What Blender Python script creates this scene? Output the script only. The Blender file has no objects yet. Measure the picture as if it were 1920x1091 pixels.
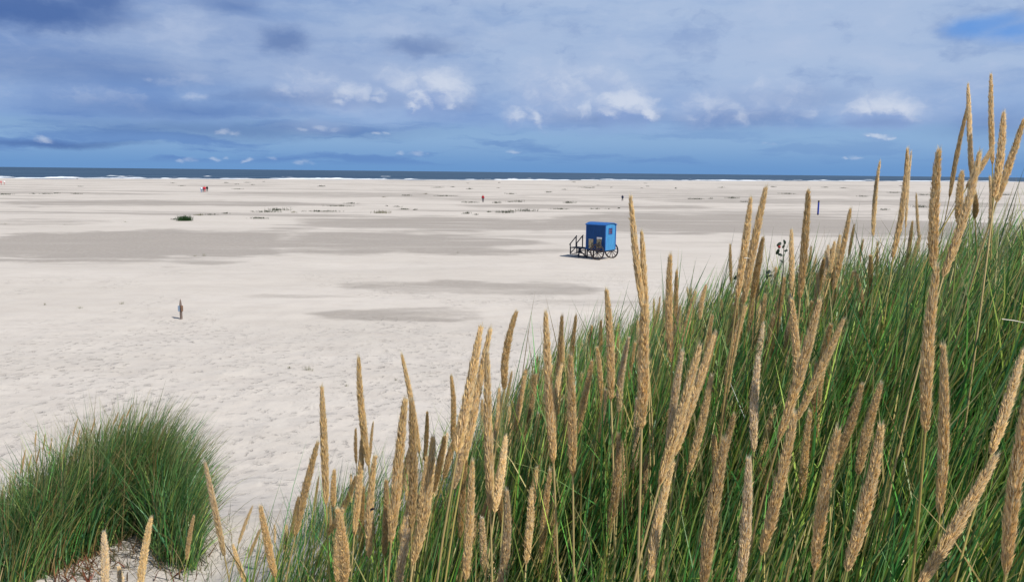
import bpy, bmesh, math, random
import numpy as np
from mathutils import Vector, Matrix, Quaternion

random.seed(7)
rng = np.random.default_rng(11)
scene = bpy.context.scene
COL = scene.collection
R = math.radians

# ------------------------------------------------------------------ camera
F = 1478.0                       # focal length in photo pixels (1920 wide)
PITCH = math.atan(222.5 / F)     # below the horizontal
ROLL = math.atan(20 / 1920)
CAMZ = 7.0
cam_d = bpy.data.cameras.new("camera")
cam_d.sensor_width = 36.0
cam_d.lens = F / 1920 * 36.0
cam_d.clip_start = 0.05
cam_d.clip_end = 120000
cam = bpy.data.objects.new("camera", cam_d)
COL.objects.link(cam)
scene.camera = cam
MR = Matrix.Rotation(math.pi / 2 - PITCH, 4, 'X') @ Matrix.Rotation(ROLL, 4, 'Z')
cam.matrix_world = Matrix.Translation((0, 0, CAMZ)) @ MR
M3 = np.array(MR.to_3x3())

def ray(px, py):
    d = M3 @ np.array([(px - 960) / F, -(py - 545.5) / F, -1.0])
    return d                      # forward component is 1 along the optical axis

def at(px, py, depth):
    return np.array([0, 0, CAMZ]) + ray(px, py) * depth

def project(P):
    P = np.asarray(P, float)
    q = (P - np.array([0, 0, CAMZ])) @ M3
    z = np.maximum(-q[..., 2], 1e-6)
    return 960 + F * q[..., 0] / z, 545.5 - F * q[..., 1] / z, -q[..., 2]

# ------------------------------------------------------------------ world and sun
SUN_EL = R(49)
SUN_V = np.array([0.82, -0.57]); SUN_V = SUN_V / np.linalg.norm(SUN_V)
sun_dir = Vector((SUN_V[0] * math.cos(SUN_EL), SUN_V[1] * math.cos(SUN_EL), math.sin(SUN_EL)))
sl = bpy.data.lights.new("sun", 'SUN')
sl.energy = 5.0
sl.angle = R(0.53)
sl.color = (1.0, 0.965, 0.91)
so = bpy.data.objects.new("sun", sl)
COL.objects.link(so)
so.rotation_euler = sun_dir.to_track_quat('Z', 'Y').to_euler()
so.location = (30, -20, 60)

scene.view_settings.view_transform = 'Standard'
scene.view_settings.look = 'None'
scene.view_settings.exposure = 0.0
scene.view_settings.gamma = 1.0
scene.view_settings.use_curve_mapping = False

class NT:
    """small expression builder for node trees"""
    def __init__(s, tree):
        s.t = tree
    def n(s, typ, **kw):
        nd = s.t.nodes.new(typ)
        for k, v in kw.items():
            setattr(nd, k, v)
        return nd
    def put(s, sock, v):
        if isinstance(v, bpy.types.NodeSocket):
            s.t.links.new(v, sock)
        elif v is not None:
            if sock.type == 'RGBA' and len(v) == 3:
                v = (*v, 1)
            sock.default_value = v
    def m(s, op, a, b=None, c=None, clamp=False):
        nd = s.n('ShaderNodeMath', operation=op, use_clamp=clamp)
        for i, v in enumerate((a, b, c)):
            if v is not None:
                s.put(nd.inputs[i], v)
        return nd.outputs[0]
    def v(s, op, a, b=None):
        nd = s.n('ShaderNodeVectorMath', operation=op)
        s.put(nd.inputs[0], a)
        if b is not None:
            s.put(nd.inputs[1], b)
        return nd.outputs['Value'] if op in ('LENGTH', 'DOT_PRODUCT', 'DISTANCE') else nd.outputs[0]
    def xyz(s, x, y, z):
        nd = s.n('ShaderNodeCombineXYZ')
        for i, q in enumerate((x, y, z)):
            s.put(nd.inputs[i], q)
        return nd.outputs[0]
    def sep(s, v):
        nd = s.n('ShaderNodeSeparateXYZ'); s.put(nd.inputs[0], v)
        return nd.outputs
    def noise(s, vec, scale, detail=4, rough=0.5, dist=0.0, lac=2.0):
        nd = s.n('ShaderNodeTexNoise')
        s.put(nd.inputs['Vector'], vec)
        nd.inputs['Scale'].default_value = scale
        nd.inputs['Detail'].default_value = detail
        nd.inputs['Roughness'].default_value = rough
        nd.inputs['Distortion'].default_value = dist
        nd.inputs['Lacunarity'].default_value = lac
        return nd.outputs['Fac']
    def ss(s, x, a, b, lo=0.0, hi=1.0):
        nd = s.n('ShaderNodeMapRange', interpolation_type='SMOOTHSTEP')
        s.put(nd.inputs[0], x)
        for i, q in enumerate((a, b, lo, hi)):
            s.put(nd.inputs[i + 1], q)
        return nd.outputs[0]
    def lin(s, x, a, b, lo=0.0, hi=1.0):
        nd = s.n('ShaderNodeMapRange')
        s.put(nd.inputs[0], x)
        for i, q in enumerate((a, b, lo, hi)):
            s.put(nd.inputs[i + 1], q)
        return nd.outputs[0]
    def mix(s, f, a, b, mode='MIX'):
        nd = s.n('ShaderNodeMix', data_type='RGBA', blend_type=mode)
        s.put(nd.inputs[0], f); s.put(nd.inputs[6], a); s.put(nd.inputs[7], b)
        return nd.outputs[2]

world = bpy.data.worlds.new("World")
scene.world = world
world.use_nodes = True
wt = world.node_tree
wt.nodes.clear()
W = NT(wt)
wout = W.n('ShaderNodeOutputWorld')
bg = W.n('ShaderNodeBackground')
wt.links.new(bg.outputs[0], wout.inputs[0])
sky = W.n('ShaderNodeTexSky', sky_type='NISHITA')
sky.sun_disc = False
sky.sun_elevation = SUN_EL
sky.sun_rotation = math.atan2(SUN_V[0], SUN_V[1])
sky.altitude = 5
sky.air_density = 1.0
sky.dust_density = 0.3
sky.ozone_density = 3.0
SKYS = 0.07
bg.inputs[1].default_value = SKYS

def C(r, g, b):   # sRGB display value -> linear emission divided by the background strength
    f = lambda c: ((c / 255 + 0.055) / 1.055) ** 2.4
    return tuple(f(c) / SKYS for c in (r, g, b))

tc = W.n('ShaderNodeTexCoord')
dv = W.v('NORMALIZE', tc.outputs['Generated'])
dx, dy, dz = W.sep(dv)
az = W.m('ARCTAN2', dx, dy)
el = W.m('ARCSINE', dz)
def uv_of(px, py):
    d = ray(px, py); d = d / np.linalg.norm(d)
    return math.atan2(d[0], d[1]), math.asin(d[2])
uvv = W.xyz(az, el, 0.0)
# warp for organic outlines
wn = W.n('ShaderNodeTexNoise'); wt.links.new(W.v('MULTIPLY', uvv, (1, 2.0, 1)), wn.inputs['Vector'])
wn.inputs['Scale'].default_value = 9; wn.inputs['Detail'].default_value = 7; wn.inputs['Roughness'].default_value = 0.62
warp = W.v('MULTIPLY', W.v('SUBTRACT', wn.outputs['Color'], (0.5, 0.5, 0.5)), (0.085, 0.028, 0.0))
uvw = W.v('ADD', uvv, warp)
wn2 = W.n('ShaderNodeTexNoise'); wt.links.new(W.v('MULTIPLY', uvv, (1, 1.6, 1)), wn2.inputs['Vector'])
wn2.inputs['Scale'].default_value = 34; wn2.inputs['Detail'].default_value = 4; wn2.inputs['Roughness'].default_value = 0.6
warp2 = W.v('MULTIPLY', W.v('SUBTRACT', wn2.outputs['Color'], (0.5, 0.5, 0.5)), (0.034, 0.024, 0.0))
uvp = W.v('ADD', uvv, warp2)

def blob(px, py, rx, ry, vec=None, inner=0.0, flat=False):
    u, v = uv_of(px, py)
    q = W.v('SUBTRACT', vec or uvw, (u, v, 0))
    q = W.v('MULTIPLY', q, (F / rx, F / ry, 0))
    if flat:      # cumulus: sharp flat foot, rounded top
        a, b, c = W.sep(q)
        b = W.m('MULTIPLY', b, W.m('ADD', 1.0, W.m('MULTIPLY', W.m('LESS_THAN', b, 0.0), 1.4)))
        q = W.xyz(a, b, 0.0)
    return W.ss(W.v('LENGTH', q), inner, 1.0, 1.0, 0.0)

def vmax(items):
    r = items[0]
    for i in items[1:]:
        r = W.m('MAXIMUM', r, i)
    return r

streak = W.noise(W.v('MULTIPLY', uvw, (1.0, 5.5, 1)), 4.2, 8, 0.6)
soft = W.noise(W.v('MULTIPLY', uvw, (1.0, 2.4, 1)), 5.5, 6, 0.55)
fine = W.noise(W.v('MULTIPLY', uvp, (1.0, 1.5, 1)), 24, 7, 0.55)

# clear band: nishita tinted to the saturated blue over the sea
elev_deg = W.m('MULTIPLY', el, 57.2958)
clear_lo = W.mix(W.ss(elev_deg, 0.0, 2.6), C(108, 152, 204), C(140, 175, 214))
clear = W.mix(W.ss(elev_deg, 6, 28), clear_lo, sky.outputs[0])
# stratus veil
sepw = W.sep(uvw)
base = W.mix(W.ss(W.m('ADD', sepw[0], W.m('MULTIPLY', W.m('SUBTRACT', soft, 0.5), 0.9)), -0.60, 0.18), C(124, 151, 199), C(168, 189, 221))
base = W.mix(W.ss(streak, 0.40, 0.66, 0.0, 0.42), base, C(180, 196, 223))
base = W.mix(W.ss(streak, 0.50, 0.30, 0.0, 0.40), base, C(112, 146, 200))
low = W.ss(elev_deg, 7.2, 3.6, 0.0, 0.75)
base = W.mix(low, base, W.mix(W.ss(soft, 0.35, 0.62), C(112, 148, 204), C(140, 172, 217)))
veil = W.m('ADD', W.m('MULTIPLY', sepw[1], 57.2958), W.m('MULTIPLY', W.m('SUBTRACT', streak, 0.5), 2.6))
edge = W.ss(veil, 2.3, 3.7)
hi = W.ss(elev_deg, 16, 35)
brk = W.ss(W.noise(W.v('MULTIPLY', dv, (1, 1, 2.5)), 2.6, 7, 0.55), 0.47, 0.62)
edge = W.m('MULTIPLY', edge, W.m('SUBTRACT', 1.0, W.m('MULTIPLY', hi, W.m('SUBTRACT', 1.0, brk))))
col = W.mix(W.m('MULTIPLY', edge, 0.94), clear, base)
# thin bands low over the horizon
bands = W.m('MULTIPLY', W.ss(W.noise(W.v('MULTIPLY', uvw, (1.0, 9, 1)), 5.5, 6, 0.55), 0.47, 0.60), W.ss(elev_deg, 0.25, 0.8))
bands = W.m('MULTIPLY', bands, W.ss(elev_deg, 5.0, 2.0))
bands = W.m('MULTIPLY', bands, W.ss(az, 0.45, -0.35, 0.35, 1.0))
col = W.mix(W.m('MULTIPLY', bands, 0.70), col, C(94, 132, 192))
lump = W.noise(W.v('MULTIPLY', uvp, (1.0, 2.0, 1)), 11, 6, 0.58)
lm = W.m('MULTIPLY', edge, W.ss(elev_deg, 2.5, 5.0))
col = W.mix(W.m('MULTIPLY', W.ss(lump, 0.50, 0.70, 0, 0.42), lm), col, C(186, 200, 226))
col = W.mix(W.m('MULTIPLY', W.ss(lump, 0.48, 0.30, 0, 0.45), lm), col, C(112, 142, 194))
# darker grey cloud masses
dk = vmax([W.m('MULTIPLY', blob(60, 20, 200, 42, vec=uvp, inner=0.2), 0.92), W.m('MULTIPLY', blob(165, 4, 100, 46, vec=uvp, inner=0.1), 0.85),
           W.m('MULTIPLY', blob(532, 78, 66, 36, vec=uvp, inner=0.15), 0.62), W.m('MULTIPLY', blob(785, 88, 98, 28, vec=uvp, inner=0.1), 0.58),
           W.m('MULTIPLY', blob(600, 188, 260, 24), 0.55), W.m('MULTIPLY', blob(330, 205, 330, 34), 0.38),
           W.m('MULTIPLY', blob(450, 242, 480, 24), 0.55), W.m('MULTIPLY', blob(830, 200, 90, 15), 0.45),
           W.m('MULTIPLY', blob(1135, 222, 190, 24), 0.5), W.m('MULTIPLY', blob(1390, 222, 200, 30), 0.5),
           W.m('MULTIPLY', blob(1660, 232, 90, 12), 0.5), W.m('MULTIPLY', blob(1860, 235, 140, 40), 0.35),
           W.m('MULTIPLY', blob(430, 15, 90, 26), 0.45), W.m('MULTIPLY', blob(1480, 190, 170, 32), 0.3),
           W.m('MULTIPLY', blob(120, 268, 190, 9), 0.75), W.m('MULTIPLY', blob(150, 130, 320, 46), 0.32)])
dk = W.m('MULTIPLY', dk, W.ss(soft, 0.2, 0.55, 0.6, 1.0))
col = W.mix(dk, col, C(76, 108, 166))
# cumulus built of overlapping rounded masses, lit from above right
rc = random.Random(4)
BALLS = []
def cumulus(x0, x1, ytop, ybase, n, k):
    for i in range(n):
        t = (i + 0.5) / n
        x = x0 + (x1 - x0) * t + rc.uniform(-6, 6)
        hump = math.sin(math.pi * min(max(t, 0.08), 0.92)) ** 0.7 * rc.uniform(0.62, 1.0)
        h = (ybase - ytop) * hump
        r_ = max(h * 0.62, 6)
        if h < 22: x += rc.uniform(-0.3, 0.3) * (x1 - x0) / n; r_ *= rc.uniform(0.7, 1.4); k *= 0.86
        BALLS.append((x, ybase - h + r_ * 0.75, r_ * (2.3 if h > 22 else 2.7), r_ * (1.8 if h > 22 else 1.0), k * rc.uniform(0.85, 1.0)))
for c_ in [(770, 852, 135, 210, 4, 1.0), (700, 800, 130, 190, 3, .62), (622, 712, 155, 200, 4, .85), (520, 640, 110, 192, 4, .5), (550, 640, 222, 252, 3, .55),
           (695, 732, 238, 254, 2, .6), (405, 445, 236, 252, 2, .45), (352, 400, 166, 192, 2, .5), (272, 325, 125, 160, 2, .35), (985, 1110, 110, 225, 4, .62),
           (1060, 1180, 108, 170, 3, .5), (1130, 1225, 150, 230, 4, 1.0), (955, 1010, 195, 238, 2, .7), (1280, 1400, 170, 235, 4, .55), (1380, 1530, 150, 230, 4, .38),
           (1615, 1705, 160, 232, 3, .9), (1622, 1674, 244, 264, 3, .85), (1572, 1622, 286, 302, 3, .7), (1420, 1460, 262, 270, 2, .4),
           (335, 372, 290, 302, 3, .5), (392, 425, 290, 303, 2, .55), (452, 478, 292, 304, 2, .6), (497, 515, 292, 302, 1, .5), (560, 592, 294, 308, 3, .5),
           (745, 815, 275, 292, 3, .55), (940, 985, 274, 290, 2, .5), (70, 95, 256, 268, 1, .5)]:
    cumulus(*c_)
def ballfield(vec):
    return vmax([W.m('MULTIPLY', blob(x, y, a_, b_, vec=vec if b_ > 18 else W.v('ADD', W.v('MULTIPLY', vec, (0.6, 0.6, 0)), W.v('MULTIPLY', uvv, (0.4, 0.4, 0)))), k) for x, y, a_, b_, k in BALLS])
halo = vmax([W.m('MULTIPLY', blob(x, y, a_, b_), k) for x, y, a_, b_, k in [(700, 160, 260, 85, .7), (1110, 165, 210, 90, .75), (1420, 195, 220, 55, .5), (1665, 195, 130, 60, .6), (1300, 90, 420, 70, .3), (590, 235, 110, 24, .4)]])
col = W.mix(W.m('MULTIPLY', halo, W.ss(soft, 0.25, 0.6, 0.5, 1.0)), col, C(172, 190, 221))
p0 = ballfield(uvp)
p1 = ballfield(W.v('ADD', uvp, (0.004, 0.008, 0)))
fine = W.noise(W.v('MULTIPLY', uvp, (1.0, 1.5, 1)), 40, 5, 0.6)
dens = W.m('ADD', p0, W.m('MULTIPLY', W.m('SUBTRACT', fine, 0.5), 0.7))
relief = W.ss(W.m('ADD', W.m('SUBTRACT', p0, p1), W.m('MULTIPLY', W.m('SUBTRACT', fine, 0.5), 0.5)), -0.22, 0.26)
pcol = W.mix(relief, C(136, 162, 209), C(207, 216, 233))
pmask = W.m('MULTIPLY', W.ss(dens, 0.02, 0.95), W.ss(p0, 0.0, 0.3))
col = W.mix(W.m('MULTIPLY', pmask, 0.90), col, pcol)
# blue opening top right
hole = vmax([blob(1850, 52, 90, 26, inner=0.1), blob(1915, 62, 70, 22)])
col = W.mix(W.m('MULTIPLY', hole, W.ss(streak, 0.25, 0.5, 0.7, 1.0)), col, C(98, 152, 222))
wt.links.new(col, bg.inputs[0])

# ------------------------------------------------------------------ helpers
def tag(o, label=None, cat=None, group=None, kind=None):
    if label: o["label"] = label
    if cat: o["category"] = cat
    if group: o["group"] = group
    if kind: o["kind"] = kind
    return o

def empty(name, loc=(0, 0, 0), rz=0.0):
    o = bpy.data.objects.new(name, None)
    o.empty_display_size = 0.1
    COL.objects.link(o)
    o.location = loc
    o.rotation_euler = (0, 0, rz)
    return o

def link(name, me, mat=None, parent=None):
    o = bpy.data.objects.new(name, me)
    COL.objects.link(o)
    if mat is not None and not me.materials:
        me.materials.append(mat)
    if parent is not None:
        o.parent = parent
    return o

def mesh_np(name, V, Fq, cols=None, smooth=True, attr=None):
    """V (n,3); Fq (m,k) faces all of one size"""
    me = bpy.data.meshes.new(name)
    V = np.asarray(V, np.float32); Fq = np.asarray(Fq, np.int32)
    me.vertices.add(len(V)); me.vertices.foreach_set('co', V.ravel())
    k = Fq.shape[1]
    me.loops.add(Fq.size); me.loops.foreach_set('vertex_index', Fq.ravel())
    me.polygons.add(len(Fq))
    me.polygons.foreach_set('loop_start', np.arange(0, Fq.size, k, dtype=np.int32))
    me.polygons.foreach_set('loop_total', np.full(len(Fq), k, np.int32))
    me.polygons.foreach_set('use_smooth', np.full(len(Fq), smooth, bool))
    me.update(calc_edges=True)
    if cols is not None:
        a = me.color_attributes.new('tint', 'FLOAT_COLOR', 'POINT')
        c4 = np.ones((len(V), 4), np.float32); c4[:, :3] = cols
        a.data.foreach_set('color', c4.ravel())
    if attr:
        for nm, arr in attr.items():
            a = me.attributes.new(nm, 'FLOAT', 'POINT')
            a.data.foreach_set('value', np.asarray(arr, np.float32))
    return me

def material(name):
    m = bpy.data.materials.new(name)
    m.use_nodes = True
    m.node_tree.nodes.clear()
    N = NT(m.node_tree)
    out = N.n('ShaderNodeOutputMaterial')
    return m, N, out

def simple(name, col, rough=0.6, metal=0.0, var=0.15, scale=8.0, bump=0.0, spec=0.3):
    m, N, out = material(name)
    b = N.n('ShaderNodeBsdfPrincipled')
    t = N.n('ShaderNodeTexCoord')
    nz = N.noise(t.outputs['Object'], scale, 5, 0.6)
    k = N.lin(nz, 0.25, 0.75, 1 - var, 1 + var)
    mul = N.v('MULTIPLY', tuple(col), N.xyz(k, k, k))
    N.put(b.inputs['Base Color'], mul)
    N.put(b.inputs['Roughness'], rough)
    b.inputs['Metallic'].default_value = metal
    b.inputs['Specular IOR Level'].default_value = spec
    if bump:
        bp = N.n('ShaderNodeBump'); bp.inputs['Strength'].default_value = bump; bp.inputs['Distance'].default_value = 0.01
        N.put(bp.inputs['Height'], N.noise(t.outputs['Object'], scale * 4, 5, 0.6)); N.put(b.inputs['Normal'], bp.outputs[0])
    N.put(out.inputs[0], b.outputs[0])
    return m

# ------------------------------------------------------------------ terrain function
def sstep(x, a, b):
    t = np.clip((x - a) / (b - a), 0, 1)
    return t * t * (3 - 2 * t)

def _h(i, j, s):
    n = (i * 374761393 + j * 668265263 + s * 974711) & 0x7fffffff
    n = ((n ^ (n >> 13)) * 1274126177) & 0x7fffffff
    return ((n ^ (n >> 16)) & 0xffff) / 65535.0

def vnoise(x, y, seed=0, octv=4, gain=0.5):
    x = np.asarray(x, float); y = np.asarray(y, float)
    tot = 0; amp = 1; nrm = 0
    for o in range(octv):
        xi = np.floor(x).astype(np.int64); yi = np.floor(y).astype(np.int64)
        fx = x - xi; fy = y - yi
        fx = fx * fx * (3 - 2 * fx); fy = fy * fy * (3 - 2 * fy)
        a = _h(xi, yi, seed + o); b = _h(xi + 1, yi, seed + o); c = _h(xi, yi + 1, seed + o); d = _h(xi + 1, yi + 1, seed + o)
        tot = tot + amp * ((a * (1 - fx) + b * fx) * (1 - fy) + (c * (1 - fx) + d * fx) * fy)
        nrm += amp; amp *= gain; x = x * 2.03 + 11.3; y = y * 2.03 + 5.7
    return tot / nrm - 0.5

CX = np.array([-14, -8, -5, -3, -1.6, -0.8, 0, 0.8, 1.8, 3.2, 6, 12, 40], float)
CZ = np.array([3.8, 4.1, 4.25, 4.3, 4.62, 5.05, 5.38, 5.72, 5.97, 6.2, 6.6, 6.9, 6.5], float)
def crest(X):
    s = 0
    for o in (-0.35, -0.12, 0.12, 0.35):
        s = s + np.interp(X + o, CX, CZ)
    return s / 4

AZT = np.array([-90, -60, -33, -18, 0, 18, 33, 60, 90.])
COAST = np.array([700, 560, 563, 675, 800, 1050, 1480, 2600, 4000.])
def coastY(X, Y):
    a = np.degrees(np.arctan2(X, Y))
    return np.interp(a, AZT, COAST) * (1 + 0.03 * vnoise(a * 0.4, a * 0, 5, 3))

HUM = []      # embryo dunes: (x, y, rx, ry, h)
def terrain(X, Y):
    X = np.asarray(X, float); Y = np.asarray(Y, float)
    c = crest(X)
    far = 1 - sstep(Y + 0.5 * vnoise(X * 0.25, Y * 0.1, 3, 3), 3.0, 18.0)
    z = c * far
    z = z + 0.30 * np.exp(-((X + 2.6) / 1.3) ** 2 - ((Y - 5.9) / 0.8) ** 2)
    near = sstep(-Y, -60, -4)
    z = z + (0.16 * near + 0.02) * vnoise(X * 0.9, Y * 0.9, 21, 4)
    beach = sstep(Y, 16, 40)
    z = z + beach * (0.60 * vnoise(X / 42, Y / 17, 31, 5) + 0.12 * vnoise(X / 9, Y / 4, 41, 3)) + 0.05 * sstep(Y, 10, 20) * vnoise(X / 2.2, Y / 1.3, 51, 3)
    for (hx, hy, rx, ry, hh) in HUM:
        m = (np.abs(X - hx) < 3 * rx) & (np.abs(Y - hy) < 3 * ry)
        if np.any(m):
            z = z + np.where(m, hh * np.exp(-((X - hx) / rx) ** 2 - ((Y - hy) / ry) ** 2), 0)
    cy = coastY(X, Y)
    t = Y / cy
    z = z - 1.0 * sstep(t, 0.72, 1.0) * 1.0 - np.clip(t - 1.0, 0, 1) * 8.0
    return z

def ground_at(px, py, dmin=0.6):
    d = ray(px, py)
    ts = np.concatenate([np.arange(dmin, 20, 0.04), np.geomspace(20, 3000, 1200)])
    P = np.array([0, 0, CAMZ])[None] + ts[:, None] * d[None]
    below = P[:, 2] < terrain(P[:, 0], P[:, 1])
    i = int(np.argmax(below)) if below.any() else len(ts) - 1
    a, b = ts[max(i - 1, 0)], ts[i]
    for _ in range(14):
        m = (a + b) / 2; p = np.array([0, 0, CAMZ]) + m * d
        if p[2] < terrain(p[0], p[1]): b = m
        else: a = m
    p = np.array([0, 0, CAMZ]) + b * d
    return np.array([p[0], p[1], float(terrain(p[0], p[1]))])

# distant tufts of marram, photo pixel of the foot, width, height, tone
TUFTS = [(347, 414, 27, 12, 0), (327, 412, 9, 5, 0), (372, 404, 20, 3, 1), (395, 403, 26, 3, 0), (424, 401, 15, 3, 0),
         (500, 398, 56, 5, 0), (522, 395, 44, 6, 0), (487, 410, 42, 3, 0), (632, 387, 56, 4, 0), (605, 397, 70, 4, 0), (660, 382, 30, 3, 0),
         (713, 400, 34, 7, 1), (745, 388, 16, 3, 0), (725, 387, 10, 3, 0), (758, 393, 22, 2, 0), (778, 394, 10, 2, 0), (551, 399, 16, 4, 1),
         (324, 344, 10, 2, 0), (341, 349, 12, 2, 0), (425, 343, 10, 2, 0), (446, 355, 20, 2, 0), (443, 346, 9, 2, 0), (463, 343, 14, 2, 0),
         (474, 347, 8, 2, 0), (603, 350, 15, 3, 0), (495, 341, 5, 1.5, 0), (762, 367, 20, 3, 0), (835, 368, 40, 3, 0), (720, 370, 12, 2, 1), (798, 364, 10, 2, 1),
         (8, 365, 32, 3, 0), (62, 364, 14, 2, 0), (85, 364, 26, 3, 0), (106, 363, 12, 2, 0), (143, 364, 22, 2.5, 0), (150, 350, 10, 2, 0), (145, 336, 5, 2, 0),
         (880, 355, 14, 3, 0), (849, 351, 10, 2, 0), (820, 352, 22, 2, 0), (934, 353, 7, 2, 0), (957, 364, 20, 3, 0), (1029, 361, 14, 3, 0), (1058, 356, 10, 2, 0),
         (1096, 352, 22, 2, 0), (1113, 352, 8, 3, 0), (1121, 348, 6, 2, 0), (1146, 352, 5, 2, 0), (1214, 350, 8, 2, 0), (877, 344, 7, 1.5, 0), (936, 343, 6, 1.5, 0),
         (1075, 342, 8, 1.5, 0), (1203, 353, 5, 1.5, 0), (882, 380, 30, 3, 0), (932, 381, 15, 4, 0), (957, 379, 16, 3, 0), (973, 379, 18, 6, 0), (1067, 381, 24, 6, 0),
         (874, 401, 18, 6, 0), (892, 403, 12, 4, 0), (916, 398, 14, 2, 0), (945, 399, 38, 6, 0), (959, 396, 12, 4, 1), (987, 396, 38, 6, 0), (1052, 393, 42, 3, 0),
         (1116, 392, 16, 2, 0), (1139, 392, 10, 3, 0), (1160, 391, 6, 2, 0), (1267, 354, 5, 4, 0), (1352, 352, 12, 2, 0), (1106, 353, 14, 2, 0), (1547, 352, 14, 3, 0),
         (1583, 353, 14, 2, 0), (1476, 364, 30, 3, 0), (1305, 374, 30, 4, 0), (1332, 373, 10, 3, 0), (1373, 372, 25, 4, 0), (1395, 379, 16, 3, 0),
         (1617, 369, 24, 3, 0), (1675, 362, 24, 3, 0), (1658, 394, 18, 5, 0), (1728, 389, 30, 6, 0), (1732, 366, 28, 3, 0), (1882, 366, 26, 3, 0),
         (1886, 345, 8, 2, 0), (1690, 349, 10, 2, 0), (1450, 351, 12, 2, 0), (1210, 344, 6, 1.5, 0),
         (10, 421, 20, 3, 2), (122, 422, 12, 3, 2), (236, 417, 18, 3, 2), (383, 480, 14, 9, 2), (365, 481, 8, 5, 2), (84, 572, 7, 6, 2), (150, 578, 14, 7, 2), (229, 570, 12, 6, 2),
         (577, 694, 28, 10, 2), (650, 724, 10, 7, 2), (543, 690, 8, 6, 2), (742, 713, 5, 4, 2), (858, 474, 8, 2, 2)]
TPOS = []
for (x, y, w, h, t) in TUFTS:
    g = ground_at(x, y)
    TPOS.append((g, w, h, t))
for (g, w, h, t) in TPOS:
    d = g[1]; wm = w / F * d
    if y < 430 and t < 2 and d > 60:
        HUM.append((g[0], g[1], max(wm * 0.9, 0.8), max(wm * 0.35, 1.0), 0.24 + 0.032 * min(wm, 12)))

# ------------------------------------------------------------------ sand (one sheet around the camera, to the far shore)
th = np.concatenate([np.arange(-180, -43, 3.0), np.arange(-43, 43, 0.13), np.arange(43, 180, 3.0)])
th = np.radians(th)
dep = np.radians(np.arange(29.0, 0.24, -0.055))
rr = np.concatenate([np.arange(0.15, 12.6, 0.085), CAMZ / np.tan(dep), np.geomspace(1750, 6000, 25)])
TH, RR = np.meshgrid(th, rr)
GX = RR * np.sin(TH); GY = RR * np.cos(TH)
GZ = terrain(GX, GY)
nr, nt = TH.shape
V = np.stack([GX, GY, GZ], -1).reshape(-1, 3)
V = np.vstack([V, [[0, 0, float(terrain(0, 0))]]])
ii, jj = np.meshgrid(np.arange(nr - 1), np.arange(nt), indexing='ij')
jn = (jj + 1) % nt
Fq = np.stack([ii * nt + jj, ii * nt + jn, (ii + 1) * nt + jn, (ii + 1) * nt + jj], -1).reshape(-1, 4)[:, ::-1]
cidx = len(V) - 1
j = np.arange(nt)
fan = np.stack([np.full(nt, cidx), (j + 1) % nt, j, j], -1)

# patches of coarse grey shelly sand lying on the beach, in metres
BANDS = [(-160, 640, 430, 494, 1.15), (380, 1080, 436, 478, 1.05), (300, 480, 481, 497, .6), (470, 1180, 405, 437, 1.0), (860, 2050, 402, 447, 1.15),
         (1080, 1500, 448, 458, .35), (-60, 720, 375, 387, 1.0), (330, 900, 359, 371, .75), (-100, 240, 408, 424, .6), (-50, 400, 361, 366, .6), (830, 1400, 384, 392, .85),
         (700, 1200, 372, 379, .7), (900, 1500, 365, 370, .6), (1150, 1950, 372, 386, .75), (1100, 1950, 356, 368, .6), (560, 1000, 390, 396, .35), (1050, 1900, 391, 399, .5),
         (540, 960, 576, 604, .8), (620, 1180, 528, 554, .85), (380, 700, 552, 560, .4), (950, 1250, 560, 574, .5), (-50, 280, 490, 498, .5), (160, 420, 398, 404, .4),
         (200, 600, 345, 349, .3), (0, 260, 352, 356, .4), (600, 1100, 343, 347, .35), (1200, 1800, 346, 350, .5)]
grey = np.zeros(len(V))
vx, vy = V[:, 0], V[:, 1]
vys = np.maximum(vy, 1.0)
n1 = vnoise(vx / vys * 14, np.log(vys) * 26, 61, 5, 0.55)
n2 = vnoise(vx / vys * 5, np.log(vys) * 10, 71, 4)
for (x0, x1, y0, y1, k) in BANDS:
    xm = (x0 + x1) / 2
    xm_ = min(max(xm, 0), 1900)
    gf = ground_at(xm_, y0); gn = ground_at(xm_, y1)
    lf, ln = math.log(max(gf[1], 5)), math.log(max(gn[1], 5))
    # world bearing extents -> metres at the patch distance
    ym = math.exp((lf + ln) / 2)
    xw0, xw1 = (x0 - 960) / F * ym, (x1 - 960) / F * ym
    u = (vx - (xw0 + xw1) / 2) / ((xw1 - xw0) / 2)
    v = (np.log(vys) - (lf + ln) / 2) / ((lf - ln) / 2 + 1e-6)
    v = v + 0.18 * u * 0
    q = np.abs(u) ** 3 + np.abs(v + 2.0 * n2 * np.abs(u)) ** 2 + 1.5 * n1 + 0.35 * u * u
    g = (1 - sstep(q, 0.35, 1.45)) * k
    g = np.where(vy > 2, g, 0)
    grey = np.maximum(grey, g)
wet = sstep(vys / coastY(vx, vys), 0.985, 1.0)
shelly = sstep(n2 + 0.6 * n1, 0.10, 0.26) * sstep(vy, 60, 140) * 0.55
grey = np.clip(np.maximum(np.maximum(grey, shelly), wet * 1.3), 0, 1.5)

me = bpy.data.meshes.new('sand')
allF = np.concatenate([Fq, fan[:, :4]])
me = mesh_np('sand', V, Fq, attr={'grey': grey})
# close the small disc under the camera with its own triangles
bmx = bmesh.new(); bmx.from_mesh(me); bmx.verts.ensure_lookup_table()
for a in range(nt):
    bmx.faces.new((bmx.verts[cidx], bmx.verts[(a + 1) % nt], bmx.verts[a])).smooth = True
bmx.to_mesh(me); bmx.free()

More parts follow.
